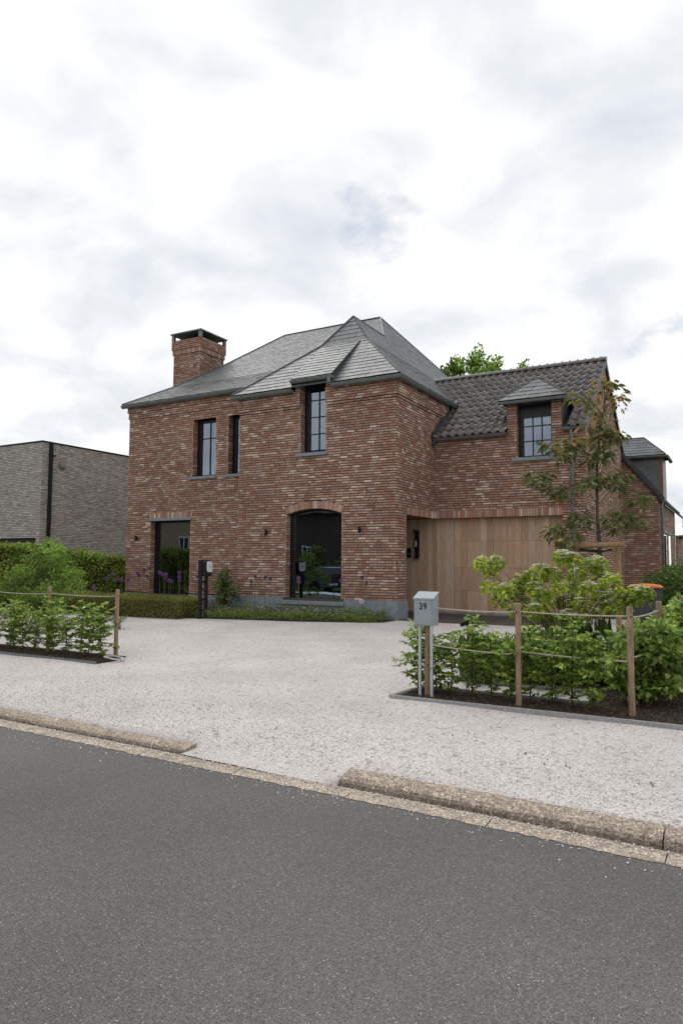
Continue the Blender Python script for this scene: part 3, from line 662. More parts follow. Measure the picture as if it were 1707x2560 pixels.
# ------------------------------------------------------------------ roofs
SL = []
SPAL = [(.092, .102, .114), (.105, .115, .126), (.082, .091, .103), (.118, .127, .137), (.098, .107, .116), (.132, .14, .147), (.072, .081, .092), (.11, .119, .128)]
def clip(poly, edges):
    for (a, b_, c) in edges:                  # keep a*x+b*y+c >= 0
        out_ = []
        for i in range(len(poly)):
            p, q = poly[i], poly[(i+1) % len(poly)]; dp, dq = a*p[0]+b_*p[1]+c, a*q[0]+b_*q[1]+c
            if dp >= 0: out_.append(p)
            if (dp >= 0) != (dq >= 0):
                t_ = dp/(dp-dq); out_.append((p[0]+(q[0]-p[0])*t_, p[1]+(q[1]-p[1])*t_))
        poly = out_
        if len(poly) < 3: return []
    return poly
class Roof:
    def __init__(s): s.under = MB(); s.slates = MB()
    def face(s, pts, ex=.14, wd=.22, lift=.012, slates=True):
        """convex planar polygon, first two points = the eave edge"""
        P = [Vector(p) for p in pts]; o = P[0]; u = (P[1]-P[0]).normalized(); n = None
        for i in range(2, len(P)):
            n = u.cross(P[i]-P[0])
            if n.length > 1e-3: break
        n.normalize()
        if n.z < 0: n = -n
        v = n.cross(u)
        if v.z < 0: v = -v
        s.under.face([p-n*.004 for p in P])
        if not slates: return
        L = [((p-o).dot(u), (p-o).dot(v)) for p in P]
        area = sum(L[i][0]*L[(i+1) % len(L)][1]-L[(i+1) % len(L)][0]*L[i][1] for i in range(len(L))); sg = 1 if area > 0 else -1
        E_ = []
        for i in range(len(L)):
            p, q = L[i], L[(i+1) % len(L)]; ex_, ey_ = q[0]-p[0], q[1]-p[1]; l_ = math.hypot(ex_, ey_)
            if l_ < 1e-6: continue
            a, b_ = -ey_/l_*sg, ex_/l_*sg; E_.append((a, b_, -(a*p[0]+b_*p[1])))
        x0, x1 = min(p[0] for p in L), max(p[0] for p in L); y1 = max(p[1] for p in L); row = 0; y = -.01
        while y < y1:
            x = x0-(wd/2 if row % 2 else 0)-random.uniform(0, .04)
            while x < x1:
                w_ = wd*random.uniform(.86, 1.14); q = [(x+.003, y), (x+w_-.003, y), (x+w_-.003, y+ex+.02), (x+.003, y+ex+.02)]
                c = clip(q, E_); t_ = random.randrange(len(SPAL))
                if len(c) >= 3:
                    lf = lift*random.uniform(.8, 1.3); full = len(c) == 4 and abs((c[2][0]-c[0][0])-(w_-.006)) < 1e-4 and all(any(abs(a[0]-d[0])+abs(a[1]-d[1]) < 1e-6 for d in q) for a in c)
                    if full: SL.append((o+u*q[0][0]+v*y, u, v, n, w_-.006, ex+.02, lf, t_, s))
                    else: s.piece(o, u, v, n, c, y, ex, lf, t_)
                x += w_
            y += ex; row += 1
    def piece(s, o, u, v, n, c, y, ex, lf, t_):
        T = [o+u*a+v*b_+n*(lf*(1-.8*(b_-y)/(ex+.02))) for a, b_ in c]; B = [o+u*a+v*b_-n*.003 for a, b_ in c]; k = len(c)
        f = random.uniform(.85, 1.15); col = tuple(a*f for a in SPAL[t_])
        s.slates.poly(T+B, [tuple(range(k))]+[(i, k+i, k+(i+1) % k, (i+1) % k) for i in range(k)], col)
rf = Roof()
ZE = 5.67
eR, eL, yE = .15, -4.70, -.15
AP, BK = Vector((-2.2, 1.93, 8.04)), (1.38, 7.15, -2.89, -1.48)
yb, zb, bl, br = BK
rf.face([(eL, yE, ZE), (eR, yE, ZE), (br, yb, zb), (bl, yb, zb)], .17, .24, .012)                     # front, flared skirt
rf.face([(bl, yb, zb), (br, yb, zb), tuple(AP)], .17, .24, .012)                                 # front, steep top
vR = 2.17+(ZE-GE)/GS                                                                # where the side eave dies into the garage roof
Bp, Cp = Vector((-2.2, 3.8, 8.04)), Vector((-3.33, 5.85, 9.44)); Dp = Vector((-1.48, 11.4, zb))
rf.face([(eR, yE, ZE), (eR, 13.0, ZE), (br, 11.4, zb), (br, yb, zb)], .15, .23)                # right, flared skirt
rf.face([(br, yb, zb), (br, 3.8, zb), tuple(Bp), tuple(AP)], .15, .23); rf.face([(br, 3.8, zb), tuple(Dp), tuple(Cp), tuple(Bp)], .15, .23)                   # right, steep upper slope
rf.face([(eL, 3.2, ZE), (eL, yE, ZE), (bl, yb, zb), (bl, 4.0, zb)], slates=False); rf.face([(bl, 4.2, zb), (bl, yb, zb), tuple(AP), tuple(Bp)], slates=False)
# left wing
ym, zm = 5.85, 9.43; fs = .678; yk = 2.2; zk = zm-fs*(ym-yk); ye, zeL = .2, 5.97
Hp = [(-7.15, ym, zm), (-8.03, 3.5, zm-fs*(ym-3.5)), (-8.83, yk, zk), (-9.12, ye, zeL)]
rf.face([Hp[3], (-4.2, ye, zeL), (-4.2, yk, zk), Hp[2]], .135, .21)
rf.face([Hp[2], (-2.6, yk, zk), (-2.6, 3.5, Hp[1][2]), Hp[1]], .135, .21)
rf.face([Hp[1], (-2.4, 3.5, Hp[1][2]), (-2.21, 3.8, zm-fs*(ym-3.8)), (Cp.x, ym, zm), Hp[0]], .135, .21)
def mir(p): return (p[0], 2*ym-p[1], p[2])
for a, c in ((0, 1), (1, 2), (2, 3)): rf.face([Hp[c], mir(Hp[c]), mir(Hp[a]), Hp[a]] if a else [Hp[c], mir(Hp[c]), Hp[a]], slates=False)
rf.face([mir(Hp[3]), (.15, 13.0, ZE), (-1.48, 11.4, zb), mir(Hp[2])], slates=False); rf.face([mir(Hp[2]), tuple(Dp), tuple(Cp), Hp[0]], slates=False)
# raised eave over the tall window (lifted dormer)
q0, q1, yq, zq = -2.83, -1.66, 1.30, ZE+(1.30-yE)*(zb-ZE)/(yb-yE)+.02
rf.face([(q0, yE, 5.88), (q1, yE, 5.88), (q1, yq, zq), (q0, yq, zq)], .17, .24, .012)
rf.under.face([(q1-.01, yE, ZE-.03), (q1-.01, yq, zq-.02), (q1-.01, yE, 5.87)]); rf.under.face([(q0+.01, yE, ZE-.03), (q0+.01, yq, zq-.02), (q0+.01, yE, 5.87)])
# garage dormer
g0, g1, gy0, gz0 = 1.76, 3.40, 2.08, 5.27; ga = Vector((2.58, 2.72, 5.90)); gb_ = Vector((2.58, 2.17+(5.90-GE)/GS, 5.90)); gyb = 2.17+(gz0-GE)/GS
rf.face([(g0, gy0, gz0), (g1, gy0, gz0), tuple(ga)], .17, .27)
rf.face([(g1, gy0, gz0), (g1, gyb, gz0), tuple(gb_), tuple(ga)], .17, .27); rf.face([(g0, gyb, gz0), (g0, gy0, gz0), tuple(ga), tuple(gb_)], .17, .27)
# back wing dormer (faces right) and slope
rf.face([(3.3, 8.46, 4.63), (4.96, 8.46, 4.63), (4.28, 9.25, 5.30), (3.3, 9.25, 5.30)], .15, .24)
rf.face([(4.96, 8.46, 4.63), (4.96, 10.0, 4.63), (4.28, 9.25, 5.30)], .15, .24); rf.face([(4.96, 10.0, 4.63), (3.3, 10.0, 4.63), (3.3, 9.25, 5.30), (4.28, 9.25, 5.30)], slates=False)
cheek = Roof
rf.face([(3.2, 8.62, 3.30), (4.72, 8.62, 3.30), (4.72, 8.621, 4.62), (3.2, 8.621, 4.62)], .15, .3, .008)       # slated dormer cheek
ru = rf.under.build('roof', 'underlay', H)
def sshow(r):
    o, u, v, n, w_, h, lf, t_, s = r; d = CAM-o; c = n.dot(d)/d.length
    f = -d.dot(fwd); sx = -d.dot(rgt)/f*1749+853; sy = 1280+d.dot(upv)/f*1749
    if c < .02 or not (560 < sx < 1500) or (sx > 1100 and o.y > 5): return 0
    return w_*h*c/d.length**2
so_ = set(sorted(range(len(SL)), key=lambda i: -sshow(SL[i]))[:300]); sm = []
for c in SPAL:
    q = MB(); q.poly([(0, 0, 1), (1, 0, 1), (1, 1, .2), (0, 1, .2), (0, 0, -.2), (1, 0, -.2), (1, 1, -.2), (0, 1, -.2)], [(0, 1, 2, 3), (0, 4, 5, 1), (1, 5, 6, 2), (3, 7, 4, 0)], c)
    me = bpy.data.meshes.new('slate'); me.from_pydata(q.v, [], q.f); at = me.color_attributes.new('Col', 'FLOAT_COLOR', 'CORNER'); at.data.foreach_set('color', [x for f in q.f for _ in f for x in (*c, 1)]); me.materials.append(M['slate']); sm.append(me)
for i, (o_, u, v, n, w_, h, lf, t_, s_) in enumerate(SL):
    if i in so_:
        o = bpy.data.objects.new('slate', sm[t_]); COL.objects.link(o); o.parent = ru; a, c, e = u*w_, v*h, n*lf
        o.matrix_basis = Matrix(((a.x, c.x, e.x, o_.x), (a.y, c.y, e.y, o_.y), (a.z, c.z, e.z, o_.z), (0, 0, 0, 1)))
    else: s_.piece(o_, u, v, n, [(0, 0), (w_, 0), (w_, h), (0, h)], 0, h-.02, lf, t_)
props(rf.slates.build('slates', 'slate', ru), kind='stuff')
# hips and ridges: lead rolls
def roll(P, r=.028, m_='zincdark', name='hip_roll'):
    b = MB(); b.tube([Vector(p)+Vector((0, 0, .012)) for p in P], r, 6); b.build(name, m_, H)
roll([(eL, yE, ZE), (bl, yb, zb), AP]); roll([(eR, yE, ZE), (br, yb, zb), AP], .022); roll([AP, Bp], .022, name='ridge_roll'); roll([Hp[0], Cp], .03, name='ridge_roll')
roll(list(reversed(Hp)), .03); roll([Cp, Bp], .028, 'zinc'); roll([Cp, Dp], .022)
b = MB(); b.tube([(q1, yE, 5.885), (q1, yq, zq+.01)], .014, 6); b.build('verge_trim', 'zincdark', H)
b = MB(); b.face([(q1+.0, yE+.02, ZE-.02), (q1, yq-.02, zq-.03), (q1, yE+.02, 5.872)]); b.build('dormer_cheek', 'zincdark', H)
b = MB(); b.box((3.24, 2.3, 4.55), (3.262, 3.1, 5.26)); b.build('dormer_cheek', 'zincdark', H); b = MB(); b.box((1.90, 2.32, 4.4), (1.92, 3.1, 5.26)); b.build('dormer_cheek', 'zincdark', H)
b = MB(); b.box((1.93, D-.03, 5.2), (3.24, D+.8, 5.262)); b.build('dormer_soffit', 'zincdark', H)
b = MB(); b.box((q0+.02, -.06, 5.80), (q1-.03, .6, 5.845)); b.build('dormer_soffit', 'zincdark', H)
roll([(g0, gy0, gz0), ga], .012); roll([(g1, gy0, gz0), ga], .012); roll([ga, gb_], .012)
roll([(4.28, 9.25, 5.3), (4.96, 8.46, 4.63)], .015); roll([(3.3, 9.25, 5.3), (4.28, 9.25, 5.3)], .015)

# gutters: half-round zinc with a rolled lip and joint brackets
def gutter(P, r=.072, name='gutter', out_=(0, -1, 0)):
    P = [Vector(p) for p in P]; b = MB(); prof = [(math.cos(a), math.sin(a)) for a in [math.pi*(1+k/8) for k in range(9)]]
    rows = []
    for i, p in enumerate(P):
        d = (P[min(i+1, len(P)-1)]-P[max(i-1, 0)]).normalized()
        if 0 < i < len(P)-1:
            d1, d2 = (P[i]-P[i-1]).normalized(), (P[i+1]-P[i]).normalized(); sd_ = (Vector((d1.y, -d1.x, 0))+Vector((d2.y, -d2.x, 0))); sd_ = sd_/max(.3, sd_.length**2/2)
        else: sd_ = Vector((d.y, -d.x, 0))
        rows.append([p+sd_*(r*c)+Vector((0, 0, r*s_*1.05)) for c, s_ in prof])
    m_ = len(prof)
    for i in range(len(P)-1):
        for k in range(m_-1): b.face([rows[i][k], rows[i+1][k], rows[i+1][k+1], rows[i][k+1]])
        b.face([rows[i][0], rows[i+1][0], rows[i+1][-1], rows[i][-1]])
    b.face(rows[0]); b.face(rows[-1]); o = b.build(name, 'zinc', H)
    b = MB()
    for e in (0, m_-1): b.tube([r_[e] for r_ in rows], .011, 6)
    for i in range(len(P)-1):
        L = (P[i+1]-P[i]).length
        for k in range(1, int(L/.75)+1):
            c = P[i].lerp(P[i+1], k*.75/L) if k*.75 < L else None
            if c is None: continue
            d = (P[i+1]-P[i]).normalized(); sd_ = Vector((d.y, -d.x, 0))
            b.tube([c+sd_*(r*1.06*x)+Vector((0, 0, r*1.1*s_)) for x, s_ in prof], .007, 5)
    b.build('gutter_bracket', 'zinc', o); return o
yg = -.13
gutter([(-4.70, yg, 5.615), (q0+.02, yg, 5.615)]); gutter([(q1-.01, yg, 5.615), (.13, yg, 5.615), (.13, vR+.02, 5.615)]); gutter([(q0-.02, yg, 5.835), (q1+.03, yg, 5.835)])
gutter([(-9.13, .22, 5.93), (-4.4, .22, 5.93)]); gutter([(.02, 2.20, 4.50), (1.925, 2.20, 4.50)], .06); gutter([(3.24, 2.20, 4.50), (GR+.04, 2.20, 4.50)], .06)
gutter([(g0, gy0+.02, 5.225), (g1, gy0+.02, 5.225), (g1, gyb, 5.225)], .05); gutter([(BX+.10, GB-.05, 3.24), (BX+.10, 14.4, 3.24)], .06)
gutter([(3.6, 8.46, 4.59), (4.98, 8.46, 4.59), (4.98, 10, 4.59)], .05); gutter([(BX+.16, 14.2, 2.40), (BX+.16, 17.5, 2.40)], .06)
b = MB(); b.lathe([(.045, 0), (.05, .02), (.05, .16), (.03, .2)], 10, (q1-.07, yg-.02, 5.66)); b.build('rain_spout', 'zinc', H)
b = MB(); b.tube([(.06, 2.17, 4.46), (.05, 2.14, 4.36), (.05, 2.15, 4.28)], [.04, .045, .03], 8); b.build('rain_spout', 'zincdark', H)
b = MB(); b.box((.004, 2.1, 4.5), (.05, 2.2, 4.56)); b.face([(.012, 2.12, 4.50), (.012, 2.12, 4.66), (.012, 3.75, 5.88), (.012, 3.9, 5.68)]); b.build('lead_flashing', 'zincdark', H)
b = MB(); b.bar((.07, 2.12, 4.62), (.07, 3.70, 5.79), .16, .03); b.build('lead_flashing', 'zincdark', H)
def pipe(P, r=.04):
    b = MB(); b.tube(P, r, 10); o = b.build('downpipe', 'zinc', H, smooth=True); z0, z1 = P[-1][2], P[0][2]; b = MB()
    z = z0+.4
    while z < z1-.2: b.lathe([(r+.008, 0), (r+.008, .035)], 10, (P[-1][0], P[-1][1], z)); z += 1.3
    b.build('pipe_clip', 'zinc', o)
pipe([(3.46, 2.20, 4.44), (3.47, 2.215, 4.3), (3.47, 2.215, 0)]); pipe([(BX+.09, GB+.12, 3.2), (BX+.07, GB+.12, 3.0), (BX+.07, GB+.12, 0)])
pipe([(BX+.10, 14.1, 3.2), (BX+.3, 14.1, 3.0), (BX+.3, 14.1, 2.3)]); pipe([(BX+.16, 17.4, 2.36), (BX+.35, 17.4, 2.2), (BX+.35, 17.4, 0)])

# garage roof: underlay, S-tiles one by one, ridge tiles
b = MB(); b.face([(-.6, 2.17, GE-.03), (1.92, 2.17, GE-.03), (1.92, GRy, GRz-.03), (-1.6, GRy, GRz-.03)]); b.face([(3.24, 2.17, GE-.03), (GR+.03, 2.17, GE-.03), (GR+.03, GRy, GRz-.03), (3.24, GRy, GRz-.03)]); b.face([(1.92, 3.05, GE-.03+GS*.88), (3.24, 3.05, GE-.03+GS*.88), (3.24, GRy, GRz-.03), (1.92, GRy, GRz-.03)]); b.face([(-1.6, GRy, GRz-.03), (GR+.03, GRy, GRz-.03), (GR+.03, 2*GRy-2.1, GE-.03), (-.6, 2*GRy-2.1, GE-.03)])
gro = b.build('garage_roof', 'underlay', H)
TW, TE = .21, .352; sl_ = math.atan(GS); cs_, sn_ = math.cos(sl_), math.sin(sl_); Ls = (GRy-2.10)/cs_
TPAL = [(.125, .11, .104), (.108, .097, .093), (.145, .128, .12), (.095, .087, .085), (.16, .142, .133)]
def tile_mesh(c):
    b = MB(); n = 14; top, low = [], []
    for k in range(n+1):
        x = k/n; h = .046*math.sin(math.pi*x/.42) if x < .42 else -.017*math.sin(math.pi*(x-.42)/.58); top.append((x*(TW+.012), h))
    V = []
    for v, lift in ((0, .040), (TE+.05, .002)):
        for x, h in top: V.append((x, v*cs_-(h+lift)*sn_, v*sn_+(h+lift)*cs_))
    for x, h in top: V.append((x, -(h+.008)*sn_+.002, (h+.008)*cs_))
    m_ = n+1
    b.poly(V, [(k, k+1, m_+k+1, m_+k) for k in range(n)]+[(k, 2*m_+k, 2*m_+k+1, k+1) for k in range(n)], c)
    me = b.build('tmp_tile', 'tile', smooth=True); d = me.data; bpy.data.objects.remove(me); d.name = 'roof_tile'
    return d
tms = [tile_mesh(c) for c in TPAL]; nr = int(Ls/TE)+1
for i in range(26):
    x = GR+.05-TW*(i+1)
    for j in range(nr):
        v = j*TE; y, z = 2.10+v*cs_, GE-.05+.015+v*sn_
        if v > Ls-.08: continue
        xv = .03 if z < ZE else .15-(z-ZE)/.908-.12          # wall below the eave, valley above it
        if x+TW < xv+.05: continue
        if x > 1.92-TW*.9 and x < 3.24-.04 and y < gyb+.02-.24: continue
        yr = gyb+(gb_.y-gyb)*(1-abs(x+TW/2-2.58)/.83)          # dormer roof footprint
        if abs(x+TW/2-2.58) < .74 and y < yr-.36: continue
        o = bpy.data.objects.new('roof_tile', random.choices(tms, [3, 3, 2, 2, 1])[0]); COL.objects.link(o); o.parent = gro
        o.location = (x, y, z+random.uniform(-.002, .003)); o.rotation_euler = (random.uniform(-.008, .008), 0, random.uniform(-.006, .006))
rt = None
for i in range(14):
    x = GR+.06-i*.36
    if x-.36 < -1.3: break
    if rt is None:
        b = MB(); n = 8; V = []
        for e, r in ((0, .122), (-.33, .117), (-.36, .124)):
            V += [(e, r*math.cos(math.pi*k/n), r*math.sin(math.pi*k/n)*.9) for k in range(n+1)]
        b.poly(V, [(a*(n+1)+k, a*(n+1)+k+1, (a+1)*(n+1)+k+1, (a+1)*(n+1)+k) for a in range(2) for k in range(n)]+[tuple(range(n+1))], TPAL[1]); rt = b.build('ridge_tile', 'tile', gro, smooth=False); o = rt
    else: o = bpy.data.objects.new('ridge_tile', rt.data); COL.objects.link(o); o.parent = gro
    o.location = (x, GRy, GRz+.02)
b = MB(); b.bar((GR+.045, 2.05, GE-.08), (GR+.045, GRy, GRz-.02), .03, .14); b.bar((GR+.045, GRy, GRz-.02), (GR+.045, 2*GRy-2.0, GE-.12), .03, .14); b.build('verge_board', 'zincdark', H)
# back wing roof
b = MB(); b.face([(BX+.12, GB-.06, 3.27), (BX+.12, 14.4, 3.27), (3.2, 14.4, 5.22), (3.2, GB-.06, 5.22)]); b.face([(BX+.2, 14.2, 2.42), (BX+.2, 17.5, 2.42), (4.2, 17.5, 2.9), (4.2, 14.2, 2.9)]); b.build('back_wing_roof', 'slate', H)
b = MB(); b.bar((BX+.14, GB-.10, 3.24), (3.74, GB-.10, 3.24+1.26*(BX+.14-3.74)), .09, .12); b.build('verge_board', 'zincdark', H)
b = MB(); b.box((4.72, 8.62, 3.2), (4.85, 8.72, 4.6)); b.build('dormer_pier', 'brick', H)
me = bpy.data.objects['dormer_pier'].data; at = me.color_attributes.new('Col', 'FLOAT_COLOR', 'CORNER'); at.data.foreach_set('color', [.24, .14, .105, 1]*len(at.data))
b = MB(); b.box((4.74, 8.72, 3.2), (4.84, 9.9, 4.6)); b.build('dormer_front', 'black', H)
# chimney hood
b = MB(); e = .055
for x in (cx0-e+.05, cx1+e-.05):
    for y in (cy0-e+.05, cy1+e-.05): b.box((x-.05, y-.05, 8.925), (x+.05, y+.05, 9.15))
b.build('hood_post', 'zinc', walls[id(wc)])
b = MB(); a, c, d, f = cx0-.09, cx1+.09, cy0-.09, cy1+.09; mx_, my_ = (a+c)/2, (d+f)/2
b.box((a, d, 9.14), (c, f, 9.185)); b.poly([(a, d, 9.1855), (c, d, 9.1855), (c, f, 9.1855), (a, f, 9.1855), (mx_, my_, 9.25)], [(0, 1, 4), (1, 2, 4), (2, 3, 4), (3, 0, 4)]); b.build('hood', 'zinc', walls[id(wc)])
b = MB(); b.box((cx0+.2, cy0+.2, 8.93), (cx1-.2, cy1-.2, 9.0)); b.build('flue', 'blackmatt', walls[id(wc)])

# wall fittings
def wall_light(x, y, z, label):
    t_ = thing('wall_light', label, 'lamp', (x, y, z), 0, 'small black wall lights')
    b = MB(); b.lathe([(.028, -.075), (.034, -.07), (.034, .07), (.028, .075)], 14, (0, -.07, 0)); b.build('lamp_body', 'blackmatt', t_, smooth=False)
    b = MB(); b.box((-.02, -.045, -.025), (.02, .0, .025)); b.build('wall_plate', 'blackmatt', t_)
wall_light(-8.49, S, 1.98, 'small black wall light on the brick left of the glass door'); wall_light(-3.605, 0, 2.05, 'small black wall light left of the arched window'); wall_light(-.93, 0, 2.07, 'small black wall light right of the arched window')
t_ = thing('porch_lantern', 'tall narrow black lantern on the boarded porch wall', 'lantern', (-.57, YD, 1.42))
b = MB(); b.box((-.06, -.02, 0), (.06, .0, .74)); b.build('back_plate', 'blackmatt', t_)
b = MB(); b.box((-.055, -.14, 0), (.055, -.02, .03)); b.box((-.055, -.14, .71), (.055, -.02, .74))
for x in (-.05, .05):
    for y in (-.135, -.03): b.box((x-.005, y-.005, .03), (x+.005, y+.005, .71))
b.build('lantern_frame', 'blackmatt', t_)
b = MB(); b.lathe([(.008, .3), (.022, .36), (.008, .47)], 8, (0, -.08, 0)); b.build('bulb', 'white', t_)
t_ = thing('intercom', 'black intercom panel beside the brick pier in the porch', 'intercom', (-.80, YD, 1.44)); b = MB(); b.box((-.07, -.03, 0), (.07, 0, .26)); b.build('panel', 'blackmatt', t_, bevel=.008); b = MB(); b.box((-.03, -.033, .1), (.03, -.0305, .13)); b.build('name_plate', 'zinc', t_)

# ------------------------------------------------------------------ neighbour's grey brick building
NB = thing('neighbour_building', 'flat-roofed grey brick building behind the hedge', 'building')
GPAL = [(.48, .44, .415), (.42, .385, .365), (.54, .50, .47), (.60, .56, .53), (.34, .315, .30), (.46, .40, .37)]; GW = [.3, .25, .2, .1, .08, .07]
nw = Wall(); nx0, ny0, nzt = -15.056, 2.0, 5.63
nw.rect((0, ny0, 0), (1, 0, 0), F_, lambda z: minus(-24, nx0, [(-24, nx0-.02-.18, .3, 2.15)], z), 0, nzt, None, random.Random(5), GPAL, GW, False)
nw.rect((nx0, 0, 0), (0, 1, 0), Rr, lambda z: [(ny0, 12)], 0, nzt, None, random.Random(6), GPAL, GW, False)
nwo = nw.back.build('wall', 'greymortar', NB); props(nw.pieces.build('brickwork', 'greybrick', nwo), kind='stuff')
b = MB(); b.box((-24, ny0-.03, nzt), (nx0+.03, 12, nzt+.05)); b.build('roof_coping', 'blackmatt', NB)
b = MB(); b.box((-24, ny0+.3, 0), (nx0-.1, ny0+.35, 2.3)); b.build('garage_opening', 'black', NB)
b = MB(); b.box((nx0+.005, 2.28, 0), (nx0+.09, 2.40, nzt)); o = b.build('downpipe', 'blackmatt', NB); b = MB(); b.box((nx0+.005, 2.25, 5.15), (nx0+.095, 2.52, 5.2)); b.build('pipe_clip', 'blackmatt', o)
t_ = thing('alarm_box', 'small beige alarm box with green base on the grey brick wall', 'alarm box', (nx0, 2.85, 4.74)); b = MB(); b.box((.003, -.1, .075), (.09, .1, .27)); b.build('housing', 'tanwall', t_, bevel=.01); b = MB(); b.box((.003, -.1, 0), (.09, .1, .072)); o = b.build('strobe', 'leaf', t_)
at = o.data.color_attributes.new('Col', 'FLOAT_COLOR', 'CORNER'); at.data.foreach_set('color', [.08, .25, .16, 1]*len(at.data))

# ------------------------------------------------------------------ placing helper: the point at depth-plane y seen towards (px, py) of the 1707 x 2560 photo
def at(px, py, y):
    d = fwd + rgt*((px-853.5)/1749) - upv*((py-1280)/1749); t_ = (y-CAM.y)/d.y; return CAM + d*t_

# ------------------------------------------------------------------ plants
def shrub(name, label, cat, loc, rx, ry, h, nclump, nleaf, L, W_, pal, seed, group=None, z0=.12, cr_=.22, up=.4, droop=.12, stemr=.008, flowers=None, pts=None):
    """clumped crown: stems run from the foot to clump centres, leaves sit in a shell round each"""
    rs = np.random.RandomState(seed); t_ = thing(name, label, cat, loc, 0, group); cs2 = []
    if pts is None:
        while len(cs2) < nclump:
            p = rs.uniform(-1, 1, 3)
            if p[0]**2+p[1]**2+p[2]**2 < 1 and p[0]**2+p[1]**2+p[2]**2 > .15: cs2.append((p[0]*rx, p[1]*ry, z0+(h-z0)*(p[2]*.5+.5)))
        cs2 = np.array(cs2)
    else: cs2 = np.array(pts)
    b = MB()
    for c in cs2:
        m_ = Vector((c[0]*.35, c[1]*.35, c[2]*.5)); b.tube([(rs.uniform(-.04, .04), rs.uniform(-.04, .04), -.02), m_, tuple(c)], [stemr*1.5, stemr, stemr*.4], 5)
    b.build('stems', 'twig', t_)
    n = nclump*nleaf if pts is None else len(cs2)*nleaf; ci = rs.randint(0, len(cs2), n); d = rdir(n, .25, rs); r = cr_*(.35+.65*rs.rand(n, 1)**.6)
    C = cs2[ci]+d*r*np.array([1, 1, .8]); C[:, 2] = np.maximum(C[:, 2], .02)
    A = unit(d*np.array([1, 1, .3])+rs.randn(n, 3)*.5+np.array([0, 0, -.15])); Nn = unit(rs.randn(n, 3)*.6+np.array([0, 0, up+.5]))
    tint = 1+.22*rs.randn(len(cs2), 1)[ci]
    cols = np.clip(leafcols(n, pal, .16, rs)*tint, .01, .8)
    leaves('foliage', C, A, Nn, L*rs.uniform(.65, 1.15, n), W_*rs.uniform(.65, 1.1, n), cols, t_, droop=droop)
    if flowers:
        fn, fs, fpal = flowers; ci = rs.randint(0, len(cs2), fn); C = cs2[ci]+rdir(fn, 1.2, rs)*cr_*1.0
        k = 4; C4 = np.repeat(C, k, 0); a = np.tile(np.arange(k)*math.pi/2, fn)+np.repeat(rs.rand(fn)*3, k)
        A = np.stack([np.cos(a), np.sin(a), .25*np.ones_like(a)], 1); leaves('blossom', C4, A, np.tile(np.array([[0, 0, 1.]]), (fn*k, 1))+rs.randn(fn*k, 3)*.15, fs, fs*.7, leafcols(fn*k, fpal, .08, rs), t_, 'petal')
    return t_
HB = [(.14, .23, .045), (.19, .30, .06), (.10, .17, .04), (.26, .37, .08), (.16, .26, .05)]
# --- young hornbeam hedge plants: a stem, short side twigs, leaves along the twigs
def hornbeam(seed, h, sp):
    rs = np.random.RandomState(seed); t_ = thing('hedge_plant', None, 'hedge plant'); b = MB()
    lean = rs.uniform(-.05, .05, 2); b.tube([(0, 0, -.03), (lean[0]*.5, lean[1]*.5, h*.5), (lean[0], lean[1], h*.97)], [.0085, .006, .002], 6)
    C, A = [], []
    nt_ = 44
    for k in range(nt_):
        f = .1+.88*(k/(nt_-1))+rs.uniform(-.02, .02); z = h*f; a = k*2.4+rs.uniform(-.4, .4); L = sp*(.5+.9*math.sin(math.pi*min(1, f*.85+.08)))*rs.uniform(.5, 1.35)
        if f < .28: L *= .7
        p0 = Vector((lean[0]*f, lean[1]*f, z)); d = Vector((math.cos(a), math.sin(a), rs.uniform(-.1, .9))).normalized(); p1 = p0+d*L*.6; p2 = p1+(d+Vector((0, 0, -.25))).normalized()*L*.4
        b.tube([p0, p1, p2], [.0035, .0025, .0012], 4, cap=False)
        m_ = max(4, int(L/.016))
        for i in range(m_):
            q = (i+.6)/m_; p = p0.lerp(p1, min(1, q/.6)) if q < .6 else p1.lerp(p2, (q-.6)/.4); s_ = 1 if i % 2 else -1
            sd_ = Vector((-d.y, d.x, 0)).normalized()*s_
            C.append(tuple(p)); A.append(tuple(d*.55+sd_*.8+Vector((0, 0, rs.uniform(-.7, .2)))))
    C, A = np.array(C), np.array(A); n = len(C); b.build('trunk', 'twig', t_)
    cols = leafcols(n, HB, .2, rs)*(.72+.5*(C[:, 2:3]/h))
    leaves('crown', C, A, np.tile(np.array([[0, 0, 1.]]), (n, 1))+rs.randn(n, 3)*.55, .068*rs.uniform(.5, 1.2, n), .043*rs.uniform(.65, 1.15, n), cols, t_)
    return t_
HP = [hornbeam(100+i, .72+.09*(i % 3), .165+.02*(i % 2)) for i in range(5)]; used = set()
def plant_at(x, y, label, group, sc=1., rs=random.Random(11)):
    i = rs.randrange(5); o = copy_tree(HP[i]) if i in used else HP[i]; used.add(i)
    o.location = (x, y, gz(y)); o.rotation_euler = (0, 0, rs.uniform(0, 6.28)); s_ = sc*rs.uniform(.9, 1.08); o.scale = (s_, s_, s_*rs.uniform(.95, 1.05)); props(o, label, 'hedge plant', group); return o
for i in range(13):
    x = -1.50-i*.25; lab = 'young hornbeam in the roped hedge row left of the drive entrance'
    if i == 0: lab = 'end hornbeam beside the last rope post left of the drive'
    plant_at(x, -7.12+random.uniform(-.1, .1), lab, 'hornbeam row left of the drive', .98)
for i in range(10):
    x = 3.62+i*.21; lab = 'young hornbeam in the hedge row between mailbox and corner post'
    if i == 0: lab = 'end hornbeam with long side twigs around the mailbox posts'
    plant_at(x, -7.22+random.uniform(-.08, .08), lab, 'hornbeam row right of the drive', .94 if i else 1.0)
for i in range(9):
    plant_at(6.12+random.uniform(-.08, .08)+i*.03, -6.5+i*.38, 'young hornbeam in the side row running back from the corner post', 'hornbeam side row', 1.0)
